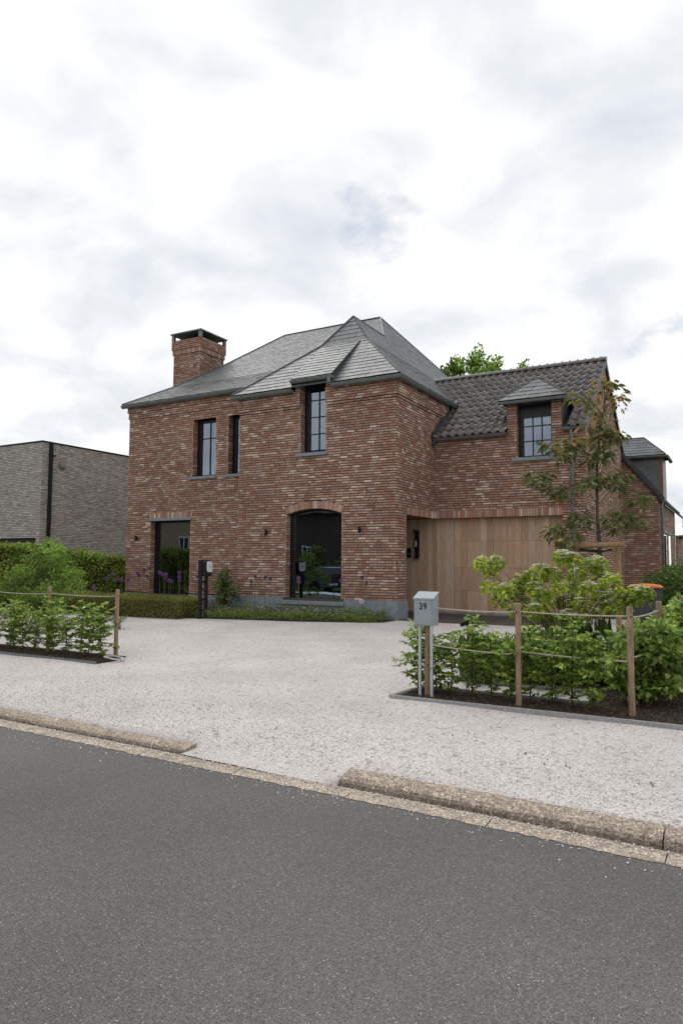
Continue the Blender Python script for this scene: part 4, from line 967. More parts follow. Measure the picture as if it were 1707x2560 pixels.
VB = [(.14, .23, .055), (.19, .30, .075), (.11, .19, .045), (.28, .37, .14), (.16, .26, .06)]
shrub('leafy_shrub', 'bushy broad-leaved shrub behind the right corner post', 'shrub', (5.93, -6.72, gz(-6.7)), .34, .3, .86, 44, 60, .085, .058, VB, 21, cr_=.13, z0=.08)
shrub('leafy_shrub', 'pale-edged shrub at the right frame edge behind the side rope', 'shrub', (6.28, -5.6, gz(-5.6)), .34, .38, 1.02, 40, 55, .075, .05, VB, 22, cr_=.13)
shrub('leafy_shrub', 'loose shrub beside the bin with pale leaf tips', 'shrub', (6.0, -3.3, gz(-3.3)), .35, .35, .68, 30, 50, .07, .045, VB, 23, cr_=.14, flowers=(30, .03, [(.6, .62, .5)]))
shrub('bush', 'dark green bush behind the bin against the back wing', 'bush', (5.35, 3.0, 0), .55, .6, 1.25, 44, 70, .08, .05, [(.075, .155, .035), (.11, .20, .045), (.06, .12, .03)], 24, cr_=.2)
shrub('bush', 'tall green bush at the right edge beyond the bin', 'bush', (6.05, 2.2, 0), .6, .6, 1.42, 44, 70, .08, .05, [(.075, .155, .035), (.11, .20, .045), (.06, .12, .03)], 25, cr_=.2)
# --- perennials filling the right-hand garden
def blades(name, label, cat, loc, r, h, n, pal, seed, group=None, wd=.012, heads=None):
    rs = np.random.RandomState(seed); t_ = thing(name, label, cat, loc, 0, group); a = rs.rand(n)*6.283; q = np.sqrt(rs.rand(n))*r*.6
    C = np.stack([np.cos(a)*q, np.sin(a)*q, np.zeros(n)], 1); A = np.stack([np.cos(a)*rs.uniform(.05, .7, n), np.sin(a)*rs.uniform(.05, .7, n), np.ones(n)], 1)
    leaves('foliage', C, A, np.stack([np.cos(a), np.sin(a), .3*np.ones(n)], 1), h*rs.uniform(.5, 1.1, n), wd*rs.uniform(.7, 1.4, n), leafcols(n, pal, .2, rs), t_, droop=.18)
    m_ = n; C2 = np.stack([rs.randn(m_)*r*.45, rs.randn(m_)*r*.45, h*rs.uniform(.1, .75, m_)], 1); leaves('leaf_mass', C2, rdir(m_, .2, rs), rdir(m_, 1., rs), .05, .024, leafcols(m_, pal, .2, rs), t_)['kind'] = 'stuff'
    if heads:
        k, fs, fp = heads; C3 = np.stack([rs.randn(k)*r*.5, rs.randn(k)*r*.5, h*rs.uniform(.7, 1.1, k)], 1); C3 = np.repeat(C3, 4, 0); aa = np.tile(np.arange(4)*1.571, k)
        leaves('blossom', C3, np.stack([np.cos(aa), np.sin(aa), .3*np.ones_like(aa)], 1), np.tile(np.array([[0, 0, 1.]]), (4*k, 1)), fs, fs*.8, leafcols(4*k, fp, .1, rs), t_, 'petal')
    return t_
PG = [(.11, .18, .05), (.15, .23, .07), (.08, .14, .045), (.18, .24, .10)]
sp = [(4.05, -6.3), (4.45, -6.05), (4.9, -6.2), (5.3, -5.8), (4.2, -5.5), (4.7, -5.3), (5.2, -5.0), (5.6, -5.5), (4.4, -4.7), (5.0, -4.4), (5.5, -4.6), (3.95, -5.9), (4.0, -4.9), (5.75, -6.1), (5.6, -3.9), (5.1, -3.5), (4.5, -3.5)]
for i, (x, y) in enumerate(sp):
    blades('perennial', 'soft green perennial clump in the bed behind the right hedge', 'plant', (x, y, gz(y)), .3, .34+.1*(i % 3), 170, PG, 300+i, 'perennials behind the right hedge')
blades('white_flower_clump', 'clump of white flowers behind the rope near the corner post', 'plant', (5.42, -5.75, gz(-5.75)), .22, .55, 150, PG, 330, heads=(34, .022, [(.75, .75, .72)]))
blades('white_flower_clump', 'taller white-flowered clump below the dogwood', 'plant', (4.95, -4.0, gz(-4)), .3, .6, 150, PG, 331, heads=(30, .02, [(.7, .72, .75)]))
# --- flowering dogwood
KP = [(1205, 1412), (1240, 1410), (1222, 1428), (1225, 1470), (1262, 1478), (1245, 1500), (1285, 1478), (1300, 1455), (1325, 1445), (1350, 1430), (1335, 1475), (1380, 1440), (1405, 1395), (1428, 1402), (1395, 1470), (1440, 1440), (1470, 1415), (1492, 1410), (1500, 1435), (1525, 1455), (1470, 1475), (1540, 1490), (1410, 1505), (1360, 1515), (1300, 1505), (1335, 1530), (1450, 1515), (1500, 1500), (1588, 1485), (1608, 1488), (1575, 1502), (1420, 1545), (1370, 1545), (1480, 1540), (1530, 1520), (1350, 1490), (1430, 1475), (1290, 1530)]
rsk = random.Random(4); base = Vector((4.55, -4.0, gz(-4)))
pts = [tuple(at(px, py, -4.0+rsk.uniform(-.45, .45))-base) for px, py in KP]
shrub('dogwood', 'yellow-green flowering dogwood with pale bracts before the garage door', 'shrub', tuple(base), 1, 1, 1, 1, 78, .09, .046, [(.30, .40, .05), (.37, .46, .07), (.23, .33, .04), (.17, .27, .04)], 31, cr_=.12, droop=.3, stemr=.005, flowers=(900, .044, [(.84, .86, .70), (.88, .89, .80)]), pts=pts)
# --- young oak with its stake frame
t_ = thing('oak_tree', 'slender young oak with olive and rusty leaves before the gable', 'tree', (4.60, -1.0, 0)); root = Vector((4.60, -1, 0))
rs = np.random.RandomState(9); OP = [(1345, 1205), (1332, 1190), (1385, 1222), (1400, 1240), (1360, 1190), (1388, 1125), (1408, 1140), (1372, 1110), (1435, 1118), (1418, 1112), (1470, 1150), (1495, 1140), (1480, 1200), (1455, 1212), (1505, 1200), (1530, 1190), (1545, 1215), (1562, 1192), (1560, 1285), (1590, 1258), (1608, 1245), (1580, 1305), (1522, 1295), (1540, 1318), (1440, 1290), (1455, 1308), (1400, 1318), (1380, 1330), (1425, 1345), (1405, 1350), (1490, 1085), (1512, 1060), (1532, 1080), (1500, 1110), (1470, 1060), (1545, 1090), (1432, 1003), (1450, 990), (1492, 980), (1512, 955), (1545, 1005), (1528, 965), (1470, 1015), (1500, 1030), (1545, 985), (1465, 1100), (1515, 1135)]
trunk = [Vector((0, 0, -.05)), Vector((-.02, 0, 1.3)), Vector((-.06, .0, 2.2)), Vector((-.05, .02, 3.1)), Vector((.04, 0, 3.9)), Vector((.16, 0, 4.55))]
b = MB(); b.tube(trunk, [.05, .04, .032, .022, .014, .005], 8); C, A, cl = [], [], []
def trunk_at(z):
    for p, q in zip(trunk, trunk[1:]):
        if p.z <= z <= q.z: return p.lerp(q, (z-p.z)/(q.z-p.z))
    return trunk[-1]
for px, py in OP:
    c = at(px, py, -1+rs.uniform(-.35, .35))-root; hd = math.hypot(c.x, c.y); p0 = trunk_at(max(1.35, c.z-.55*hd-.15)); m_ = p0.lerp(c, .55)+Vector((0, 0, .05))
    b.tube([p0, m_, c], [.007, .004, .002], 5, cap=False); top = min(1, max(0, (c.z-3.2)/1.2))
    for k in range(36 if top < .5 else 20):
        d = Vector(rdir(1, .1, rs)[0]); p = c+Vector((d.x*1.15, d.y, d.z*.85))*rs.uniform(.02, .17); C.append(tuple(p)); A.append((d.x*.8+rs.randn()*.2, d.y*.8+rs.randn()*.2, d.z*.4-.45))
        pal = [(.105, .14, .05), (.135, .165, .065), (.08, .11, .05), (.13, .145, .055), (.21, .25, .15)] if rs.rand() > .03+top*.36 else [(.30, .2, .055), (.28, .25, .07), (.36, .2, .05)]
        cl.append(np.array(pal[rs.randint(len(pal))])*rs.uniform(.75, 1.25))
b.build('trunk', 'bark', t_); n = len(C); C, A = np.array(C), np.array(A)
# lobed blade: three stacked leaflets per leaf
B2 = unit(np.cross(A, np.tile([[0, 0, 1.]], (n, 1))+rs.randn(n, 3)*.2)); L_ = .16*rs.uniform(.55, 1.15, n)
CC = np.concatenate([C, C+unit(A)*L_[:, None]*.28, C+unit(A)*L_[:, None]*.28, C+unit(A)*L_[:, None]*.52, C+unit(A)*L_[:, None]*.52]); AA = np.concatenate([A, unit(A)*.6+B2*.8, unit(A)*.6-B2*.8, unit(A)*.75+B2*.7, unit(A)*.75-B2*.7])
LL = np.concatenate([L_, L_*.42, L_*.42, L_*.36, L_*.36]); leaves('crown', CC, AA, rdir(len(CC), 1.2, rs), LL, LL*.34, np.concatenate([np.array(cl)]*5), t_, droop=.1)
st = thing('tree_stake_frame', 'wooden stake frame with crossbar propping the young oak', 'tree stake', (4.60, -1.0, 0))
for x in (-.42, .28):
    b = MB(); b.lathe([(.05, -.05), (.05, 1.56), (.04, 1.60)], 12, (x, -.12+.1*(x > 0), 0)); b.build('stake', 'stake', st)
b = MB(); b.tube([(-.54, -.2, 1.62), (.42, -.2, 1.65)], .05, 12); b.build('crossbar', 'stake', st); b = MB(); b.tube([(-.35, -.22, 1.55), (-.02, .06, 1.53), (.2, -.2, 1.55), (-.02, -.24, 1.51), (-.35, -.22, 1.55)], .018, 6); b.build('tree_tie', 'black', st)
# --- far tree behind the roofs
t_ = thing('far_tree', 'bright green tree crown rising behind the garage ridge', 'tree', (-8.3, 30, 0)); rs = np.random.RandomState(12); b = MB(); b.tube([(0, 0, 0), (.1, 0, 6), (.2, .1, 10)], [.35, .25, .12], 8); cs2 = []
for k in range(60):
    p = Vector(rdir(1, .2, rs)[0]); c = Vector((p.x*4.0, p.y*3, 11.7+p.z*3.3))*1.0; c = Vector((c.x*rs.uniform(.5, 1.05), c.y*rs.uniform(.5, 1), c.z)); cs2.append(tuple(c)); b.tube([(.15, .05, 8), c*.6+Vector((.05, 0, 4)), c], [.08, .04, .01], 4, cap=False)
b.build('trunk', 'bark', t_); cs2 = np.array(cs2); n = 9000; ci = rs.randint(0, 60, n); d = rdir(n, .1, rs); C = cs2[ci]+d*rs.uniform(.05, .6, (n, 1))*np.array([1, 1, 1.3]); C[:, 2] += .25*np.sin(C[:, 0]*4)
leaves('crown', C, d+rs.randn(n, 3)*.4, rdir(n, .8, rs), .22*rs.uniform(.6, 1.1, n), .17*rs.uniform(.7, 1.1, n), leafcols(n, [(.16, .28, .045), (.22, .35, .06), (.11, .21, .04)], .2, rs)*(1+.25*rs.randn(60, 1)[ci]), t_)

# --- clipped hedges
def hedge(name, label, cat, segs, h, n, L, W_, pal, seed, bump=.05, core=.1):
    """segs: list of (x0,y0,x1,y1,half-width,z0,h0,h1) boxes; leaves over the faces"""
    rs = np.random.RandomState(seed); t_ = thing(name, label, cat, (segs[0][0], segs[0][1], 0)); o0 = np.array([segs[0][0], segs[0][1], 0]); Cs, Ns = [], []; b = MB()
    for (x0, y0, x1, y1, hw, zb_, h0, h1) in segs:
        d = np.array([x1-x0, y1-y0, 0]); Lg = np.linalg.norm(d); d = d/Lg; s_ = np.array([-d[1], d[0], 0]); hm = (h0+h1)/2
        areas = np.array([Lg*hm, Lg*hm, Lg*2*hw, 2*hw*hm, 2*hw*hm]); fc = rs.choice(5, int(n*Lg), p=areas/areas.sum()); m_ = len(fc); u = rs.rand(m_); v = rs.rand(m_); dep = rs.rand(m_)**2*.1
        tt = u*Lg; tt = np.where(fc == 3, dep, np.where(fc == 4, Lg-dep, tt)); sid = np.where(fc == 0, -hw+dep, np.where(fc == 1, hw-dep, (rs.rand(m_)*2-1)*hw)); hh = h0+(h1-h0)*tt/Lg; z = np.where(fc == 2, hh-dep, v**.85*hh)
        wob = bump*(np.sin(tt*3.1+z*4)+np.sin(tt*7.3-z*6+1)+rs.randn(m_)*.6)*.6
        nn = np.stack([s_*-1, s_, np.array([0, 0, 1.]), -d, d])[fc]; P = np.array([x0, y0, zb_])+d*tt[:, None]+s_*sid[:, None]+np.array([0, 0, 1.])*z[:, None]+nn*wob[:, None]
        Cs.append(P); Ns.append(nn)
        c = core; e0, e1 = np.array([x0, y0, zb_])+d*c, np.array([x1, y1, zb_])-d*c; hw2 = hw-c
        V = [e0-s_*hw2, e1-s_*hw2, e1+s_*hw2, e0+s_*hw2]; V = V+[V[0]+[0, 0, h0-c], V[1]+[0, 0, h1-c], V[2]+[0, 0, h1-c], V[3]+[0, 0, h0-c]]
        b.poly([tuple(p-o0) for p in V], [(4, 5, 6, 7), (0, 1, 5, 4), (1, 2, 6, 5), (2, 3, 7, 6), (3, 0, 4, 7)])
    b.build('branches', 'twig', t_); C = np.concatenate(Cs)-o0; Nn = np.concatenate(Ns); n_ = len(C)
    A = unit(Nn*.5+rs.randn(n_, 3)*.7+np.array([0, 0, -.1])); pt = 1+.25*np.sin(C[:, 0]*2.3+C[:, 1]*3)[:, None]*np.sin(C[:, 2]*5+C[:, 0])[:, None]
    leaves('foliage', C, A, unit(Nn+rs.randn(n_, 3)*.5+np.array([0, 0, .4])), L*rs.uniform(.6, 1.2, n_), W_*rs.uniform(.6, 1.2, n_), leafcols(n_, pal, .2, rs)*pt, t_); return t_
hedge('boundary_hedge', 'dense green beech hedge in front of the grey neighbour building', 'hedge', [(-10.3, -6.5, -10.3, -2.6, .45, 0, 1.85, 1.72), (-10.3, -2.6, -10.3, 2.0, .45, 0, 1.72, 1.36), (-10.3, 2.0, -10.3, 7, .45, 0, 1.36, 1.36)], 1.6, 3300, .085, .055, [(.13, .22, .04), (.18, .30, .05), (.095, .165, .035), (.25, .36, .07), (.24, .27, .07)], 41, .07)
hedge('clipped_box_hedge', 'low clipped box hedge in front of the left wing', 'hedge', [(-10.6, -1.72, -4.52, -1.72, .54, -.03, .52, .47)], .45, 5600, .034, .018, [(.13, .165, .035), (.16, .20, .04), (.10, .13, .03), (.20, .23, .05)], 42, .022, .07)
rsm = random.Random(8); mb0 = Vector((-6.5, -4.3, gz(-4.3)))
MP = [(32, 1452), (55, 1425), (88, 1402), (128, 1362), (140, 1378), (152, 1395), (168, 1415), (186, 1438), (120, 1432), (80, 1455), (150, 1458), (48, 1482), (110, 1485), (160, 1490), (192, 1468), (22, 1475), (140, 1515), (92, 1515), (70, 1435), (105, 1412), (135, 1405), (60, 1505), (175, 1450), (100, 1460), (130, 1470), (40, 1440), (150, 1430), (85, 1490)]
shrub('maple_shrub', 'light green leafy shrub in front of the beech hedge', 'shrub', tuple(mb0), 1.0, .6, 1.5, 1, 130, .085, .048, [(.135, .23, .042), (.175, .285, .052), (.105, .19, .035), (.12, .21, .045)], 43, cr_=.2, droop=.25, z0=.15, pts=[tuple(at(px, py, -4.3+rsm.uniform(-.5, .5))-mb0) for px, py in MP])
shrub('rose_bush', 'dark climbing rose bush behind the charging post', 'shrub', (-4.62, -.35, 0), .34, .22, 1.05, 30, 75, .055, .036, [(.07, .12, .04), (.09, .15, .045), (.12, .17, .08)], 44, cr_=.14)
shrub('catmint', 'small grey-green tuft on the gravel beyond the left end post', 'plant', (-4.25, -4.25, gz(-4.2)), .22, .18, .3, 14, 40, .03, .015, [(.12, .15, .10), (.09, .12, .06)], 45, cr_=.08)
# --- planting beds (soil)
def bed(name, poly, z=.012):
    b = MB(); b.face([(x, y, gz(y)+z) for x, y in poly]); return props(b.build(name, 'soil'), kind='structure')
bed('left_hedge_bed', [(-14, -7.56), (-1.15, -7.50), (-1.1, -7.2), (-1.25, -6.85), (-14, -6.8)]); bed('right_hedge_bed', [(3.52, -7.60), (9.4, -7.55), (9.4, -6.98), (3.62, -7.0)]); bed('right_garden_bed', [(5.4, -7.0), (9.4, -7.0), (9.4, -1.5), (3.8, -1.5), (3.8, -6.4), (5.4, -6.4)], .009)
bed('flower_bed', [(-4.5, -2.0), (-2.8, -1.55), (-1.0, -1.25), (-.3, -1.05), (.05, -.75), (.0, -.0), (-4.6, -.0)]); bed('left_wing_bed', [(-11, -2.42), (-4.5, -2.15), (-4.45, .3), (-11, .3)], .010)
b = MB()
for p, q in (((3.50, -7.62), (9.4, -7.57)), ((3.50, -7.62), (3.62, -6.98)), ((3.62, -6.97), (5.4, -6.97)), ((3.8, -6.38), (5.4, -6.38))): b.bar((*p, gz(p[1])+.012), (*q, gz(q[1])+.012), .045, .05)
props(b.build('bed_edging', 'edging'), 'grey concrete edging strips around the right hedge bed', 'edging')
b = MB(); b.bar((-14, -7.58, gz(-7.5)+.01), (-1.15, -7.52, gz(-7.5)+.01), .012, .05); props(b.build('steel_edging', 'zinc'), 'thin steel edging along the left hedge bed', 'edging')
rs = np.random.RandomState(77); n = 9000
def soilpts():
    if random.random() < .5: x, y = random.uniform(3.55, 9), random.uniform(-7.55, -7.02)
    else: x, y = random.uniform(-6, -1.2), random.uniform(-7.5, -6.9)
    if random.random() < .25: x, y = random.uniform(5.5, 8.5), random.uniform(-7, -5)
    return (x, y, gz(y)+.014)
props(loose_stones('soil_crumbs', 9000, soilpts, .012, [(.05, .038, .03), (.075, .055, .04), (.035, .028, .022), (.11, .08, .06)]), 'dark soil crumbs and bark mulch in the hedge beds', 'mulch', kind='stuff')
# low flowering ground cover before the main block
def bedpt():
    while True:
        x = rs.uniform(-4.6, -.05); yf = -1.95+(x+4.6)*.22+.1*math.sin(x*5); y = rs.uniform(yf, -.1)
        return x, y
P = np.array([bedpt() for _ in range(9000)]); n = len(P); hgt = .10+.12*np.abs(np.sin(P[:, 0]*3.1+1))*np.abs(np.sin(P[:, 1]*4))+.08*((P[:, 1] > -.6)); z = rs.rand(n)*hgt
leaves_o = leaves('ground_cover', np.column_stack([P, z]), rdir(n, .8, rs), rdir(n, .8, rs), .06*rs.uniform(.5, 1.2, n), .018, leafcols(n, [(.09, .155, .035), (.13, .20, .04), (.17, .23, .05), (.11, .15, .07)], .2, rs)*(.8+.4*np.sin(P[:, :1]*2.1)**2), None)
props(leaves_o, 'low green ground cover in the bed below the arched window', 'ground cover', kind='stuff')
P = np.array([bedpt() for _ in range(240)]); a = np.tile(np.arange(5)*1.2566, 240); C5 = np.repeat(np.column_stack([P, .12+.16*rs.rand(240)]), 5, 0)
props(leaves('daisies', C5, np.column_stack([np.cos(a), np.sin(a), .3*np.ones_like(a)]), np.tile([[0, -.5, 1.]], (1200, 1)), .017, .014, leafcols(1200, [(.72, .70, .66), (.75, .74, .72), (.68, .5, .5)], .08, rs), None, 'petal'), 'tiny white daisies scattered over the flower bed', 'flowers', kind='stuff')
P = np.column_stack([rs.uniform(-10.5, -4.7, 2500), rs.uniform(-1.1, .25, 2500)]); n = 2500
props(leaves('left_bed_greens', np.column_stack([P, rs.rand(n)*.28]), rdir(n, .9, rs), rdir(n, .6, rs), .09*rs.uniform(.5, 1.2, n), .018, leafcols(n, [(.07, .12, .03), (.10, .15, .05)], .2, rs), None), 'grassy planting between box hedge and left wing', 'ground cover', kind='stuff')
# --- alliums
def allium(px, py, y, label, group, r=.048, col=(.30, .16, .42)):
    c = at(px, py, y); rs_ = np.random.RandomState(int(px*7+py)); t_ = thing('allium', label, 'flower', (c.x, y, gz(y)), 0, group); h = c.z-gz(y); lx = rs_.uniform(-.08, .08)
    b = MB(); b.tube([(-lx, 0, -.02), (-lx*.3, 0, h*.5), (0, 0, h)], .006, 5); b.build('stem', 'stem', t_)
    n = 190; d = rdir(n, 0, rs_); leaves('flower_head', d*r*.55+np.array([0, 0, h]), d+rs_.randn(n, 3)*.25, rdir(n, 0, rs_), r*.6, r*.26, np.clip(np.array(col)*(1+.3*rs_.randn(n, 1)), .02, .8), t_, 'petal')
z4 = lambda x, y: (280+x*.2679, 1160+y*.2679); z5 = lambda x, y: (640+x*.2806, 1220+y*.2806)
for q in ((40, 1080), (88, 1082), (150, 1075), (5, 1025), (-45, 1068)): allium(*z4(*q), -1.15, 'purple allium against the beech hedge left of the house corner', 'alliums by the house corner')
allium(236, 1469, -2.6, 'lowest purple allium in front of the box hedge at the left', None)
for q in ((242, 1018), (258, 1042), (305, 990), (352, 975), (330, 1050)): allium(*z4(*q), -.75, 'dark purple allium against the brick left of the glass door', 'alliums left of the glass door', .042, (.17, .09, .26))
for q in ((450, 1015), (480, 1033), (502, 1028), (500, 1055), (535, 1088), (553, 1092), (630, 1015), (630, 1055), (632, 1088)): allium(*z4(*q), -.85, 'bright purple allium in front of the dark glass door', 'alliums before the glass door', .05)
allium(*z4(685, 1010), -.85, 'faded brownish allium in front of the glass door', None, .045, (.16, .12, .11))
for q in ((800, 1050), (1018, 1068)): allium(*z4(*q), -.5, 'purple allium beside the charging post', 'alliums by the charging post', .042, (.2, .11, .3))
for q in ((1298, 1098), (1338, 1050), (1432, 1057), (1480, 1068)): allium(*z4(*q), -.55, 'purple allium against the brick left of the arched window', 'alliums left of the arched window', .04, (.19, .10, .28))
for q in ((378, 803), (382, 838), (760, 825)): allium(*z5(*q), -.6, 'pinkish allium in front of the arched window', 'alliums before the arched window', .046, (.36, .19, .42))
for q in ((942, 795), (982, 843)): allium(*z5(*q), -.6, 'purple allium against the brick right of the arched window', 'alliums right of the arched window', .04, (.19, .10, .28))
c = at(904, 1503, -.6); t_ = thing('garden_ornament', 'white star-shaped ornament on a stick before the plinth', 'ornament', (c.x, -.6, 0)); b = MB(); b.tube([(0, 0, -.05), (0, 0, c.z)], .004, 5); b.build('stick', 'stem', t_)
b = MB()
for k in range(10):
    a = k*.6283; a1, a2 = a-.22, a+.22; b.poly([(.02*math.cos(a), -.006, c.z+.02*math.sin(a)), (.045*math.cos(a1), -.01, c.z+.045*math.sin(a1)), (.062*math.cos(a), -.004, c.z+.062*math.sin(a)), (.045*math.cos(a2), -.01, c.z+.045*math.sin(a2)), (.04*math.cos(a), .006, c.z+.04*math.sin(a))], [(0, 1, 2, 3), (0, 4, 1), (1, 4, 2), (2, 4, 3), (3, 4, 0)])
b.build('petals', 'white', t_); b = MB(); b.tube([(0, -.016, c.z), (0, .004, c.z)], .021, 12); b.build('centre', 'rose', t_)

# ------------------------------------------------------------------ rope fences
def fpost(x, y, ztop, label):
    t_ = thing('fence_post', label, 'post', (x, y, gz(y)), random.uniform(0, 6), 'round wooden rope posts'); h = ztop-gz(y); r = .031
    b = MB(); n = 14; lean = random.uniform(-.012, .012)
    b.tube([(0, 0, -.1), (lean*.3, 0, .02), (lean, 0, h-.012), (lean, 0, h)], [r*1.02, r, r*.97, r*.82], n); b.build('pole', 'post', t_)
    b = MB(); b.tube([(lean-.035, 0, h-.095), (lean+.035, 0, h-.095)], .009, 8); b.build('rope_hole', 'twig', t_)
PL = [(-1.40, -6.93), (-2.88, -6.97), (-4.4, -6.98)]; PR = [(3.80, -7.33), (4.81, -7.37), (5.87, -7.30), (6.03, -6.2), (6.16, -5.0)]
fpost(*PL[0], .87, 'round wooden post at the right end of the left rope fence'); fpost(*PL[1], .885, 'second wooden post of the left rope fence'); fpost(*PL[2], .885, 'wooden post of the left fence at the frame edge')
fpost(*PR[0], .62, 'wooden post standing behind the mailbox legs'); fpost(*PR[1], .885, 'wooden post in the middle of the right front rope'); fpost(*PR[2], .88, 'wooden corner post of the right rope fence'); fpost(*PR[3], .89, 'wooden post behind the corner post along the side rope'); fpost(*PR[4], .91, 'farthest wooden post of the side rope at the frame edge')
def rope(P, z, label, sag=.02):
    pts_ = []
    for (p, q) in zip(P, P[1:]):
        for k in range(10): f = k/10; pts_.append((p[0]+(q[0]-p[0])*f, p[1]+(q[1]-p[1])*f, z[0]+(z[1]-z[0])*f-sag*4*f*(1-f)))
    pts_.append((P[-1][0], P[-1][1], z[1])); b = MB(); b.tube(pts_, .0075, 6); props(b.build('rope', 'rope'), label, 'rope')
rope(PL[::-1], (.775, .765), 'upper rope of the left fence'); rope([(-4.4, -6.98), (-2.88, -6.97), (-1.40, -6.93)], (.47, .47), 'lower rope of the left fence half hidden in leaves')
rope([(3.93, -7.36), PR[1], PR[2]], (.80, .79), 'upper front rope between mailbox and corner post', .012); rope([(3.80, -7.33), PR[1], PR[2]], (.40, .36), 'lower front rope running through the hornbeam leaves', .012); rope(PR[2:], (.78, .80), 'upper side rope running back from the corner post', .02); rope(PR[2:], (.40, .40), 'lower side rope behind the bushy corner shrub', .02)
# ------------------------------------------------------------------ mailbox
t_ = thing('mailbox', 'grey metal mailbox with number 39 on two pale legs', 'mailbox', (3.80, -7.43, gz(-7.43))); g = -gz(-7.43)
x0, x1, zb_, zf, zk_, dp = -.113, .113, .61+g, .905+g, .968+g, .15
b = MB(); b.poly([(x0, 0, zb_), (x1, 0, zb_), (x1, 0, zf), (x0, 0, zf), (x0, dp, zb_), (x1, dp, zb_), (x1, dp, zk_), (x0, dp, zk_)], [(0, 1, 2, 3), (1, 5, 6, 2), (5, 4, 7, 6), (4, 0, 3, 7), (0, 4, 5, 1), (3, 2, 6, 7)]); b.build('box', 'boxgrey', t_, bevel=.004)
b = MB(); sl2 = (zk_-zf)/dp; e = .008
b.poly([(x0-e, -e, zf-sl2*e+.004), (x1+e, -e, zf-sl2*e+.004), (x1+e, dp+.002, zk_+.005), (x0-e, dp+.002, zk_+.005), (x0-e, -e, zf-sl2*e-.016), (x1+e, -e, zf-sl2*e-.016), (x1+e, dp+.002, zk_-.012), (x0-e, dp+.002, zk_-.012)], [(0, 1, 2, 3), (4, 7, 6, 5), (0, 4, 5, 1), (1, 5, 6, 2), (2, 6, 7, 3), (3, 7, 4, 0)]); b.build('lid', 'boxgrey', t_)
b = MB(); b.box((x0+.012, -.006, zb_+.014), (x1-.018, -.0005, zf-.022)); dr = b.build('door', 'boxgrey', t_, bevel=.002); b = MB(); b.lathe([(.008, 0), (.008, .004)], 12); k_ = b.build('lock', 'polegrey', dr); k_.rotation_euler = (rad(90), 0, 0); k_.location = (0, -.006, zf-.035)
for x, y in ((-.062, .045), (.085, .02)):
    b = MB(); b.box((x-.014, y-.014, -.1), (x+.014, y+.014, zb_)); b.build('leg', 'polegrey', t_, bevel=.002)
fc = bpy.data.curves.new('number', 'FONT'); fc.body = '39'; fc.size = .095; fc.align_x = 'CENTER'; fc.extrude = .0008; fc.offset = .0016; fc.space_character = 1.12; fo = bpy.data.objects.new('tmp_num', fc); COL.objects.link(fo); bpy.context.view_layer.update()
me = bpy.data.meshes.new_from_object(fo.evaluated_get(bpy.context.evaluated_depsgraph_get())); bpy.data.objects.remove(fo); me.materials.clear(); nb_ = link('number', me, 'ink', t_); nb_.rotation_euler = (rad(90), 0, 0); nb_.location = (-.004, -.0072, .785+g); nb_.scale = (.92, 1.05, 1)
# ------------------------------------------------------------------ garden spots
def spot(x, y, z, rz, label):
    t_ = thing('garden_spotlight', label, 'spotlight', (x, y, gz(y)), rz); h = z-gz(y); b = MB(); b.tube([(0, 0, -.05), (0, 0, h-.01)], .011, 8); b.build('spike', 'blackmatt', t_)
    b = MB(); b.tube([(-.085, 0, h-.025), (.05, 0, h+.03)], [.03, .036], 14); b.tube([(.045, 0, h+.028), (.095, 0, h+.048)], [.04, .042], 14); b.build('lamp_head', 'blackmatt', t_)
spot(3.97, -6.5, .585, .15, 'black spotlight on a spike behind the hedge near the mailbox'); spot(-5.36, -1.0, .54, 2.6, 'small black spotlight beyond the box hedge by the glass door')
# ------------------------------------------------------------------ charging post
t_ = thing('charging_post', 'black two-legged charging post with white front panel by the box hedge', 'charging station', (-4.13, -1.80, gz(-1.8)), rad(14))
for y in (-.15, .15):
    b = MB(); b.box((-.035, y-.035, -.05), (.035, y+.035, 1.33 if y > 0 else 1.35)); b.build('leg', 'blackmatt', t_, bevel=.004)
for z in (.42, .82):
    b = MB(); b.box((-.02, -.115, z), (.02, .115, z+.05)); b.build('crossbar', 'blackmatt', t_)
b = MB(); b.box((-.045, -.19, 1.02), (.038, .19, 1.36)); b.build('back_plate', 'blackmatt', t_, bevel=.006)
def rbox(x0, x1, y0, y1, z0, z1, r, mat_, name, n=5):
    pr = []
    for cy, cz, a in ((y1-r, z1-r, 0), (y0+r, z1-r, 90), (y0+r, z0+r, 180), (y1-r, z0+r, 270)): pr += [(cy+r*math.cos(rad(a+90*k/n)), cz+r*math.sin(rad(a+90*k/n))) for k in range(n+1)]
    k = len(pr); V = [(x0, *p) for p in pr]+[(x1, *p) for p in pr]; q = MB(); q.poly(V, [tuple(range(k)), tuple(range(2*k-1, k-1, -1))]+[(i, (i+1) % k, k+(i+1) % k, k+i) for i in range(k)]); return q.build(name, mat_, t_)
rbox(.039, .15, -.15, .13, .98, 1.34, .05, 'blackmatt', 'charger_body'); rbox(.151, .175, -.135, .115, 1.08, 1.33, .06, 'white', 'front_panel')
b = MB(); b.tube([(.1755, -.01, 1.205), (.179, -.01, 1.205)], .03, 16); b.build('emblem', 'boxgrey', t_); b = MB(); b.tube([(.1, -.01, .99), (.12, -.02, .8), (.09, -.1, .62), (.05, -.2, .75), (.045, -.19, .98)], .012, 8); b.build('cable', 'blackmatt', t_, smooth=True)
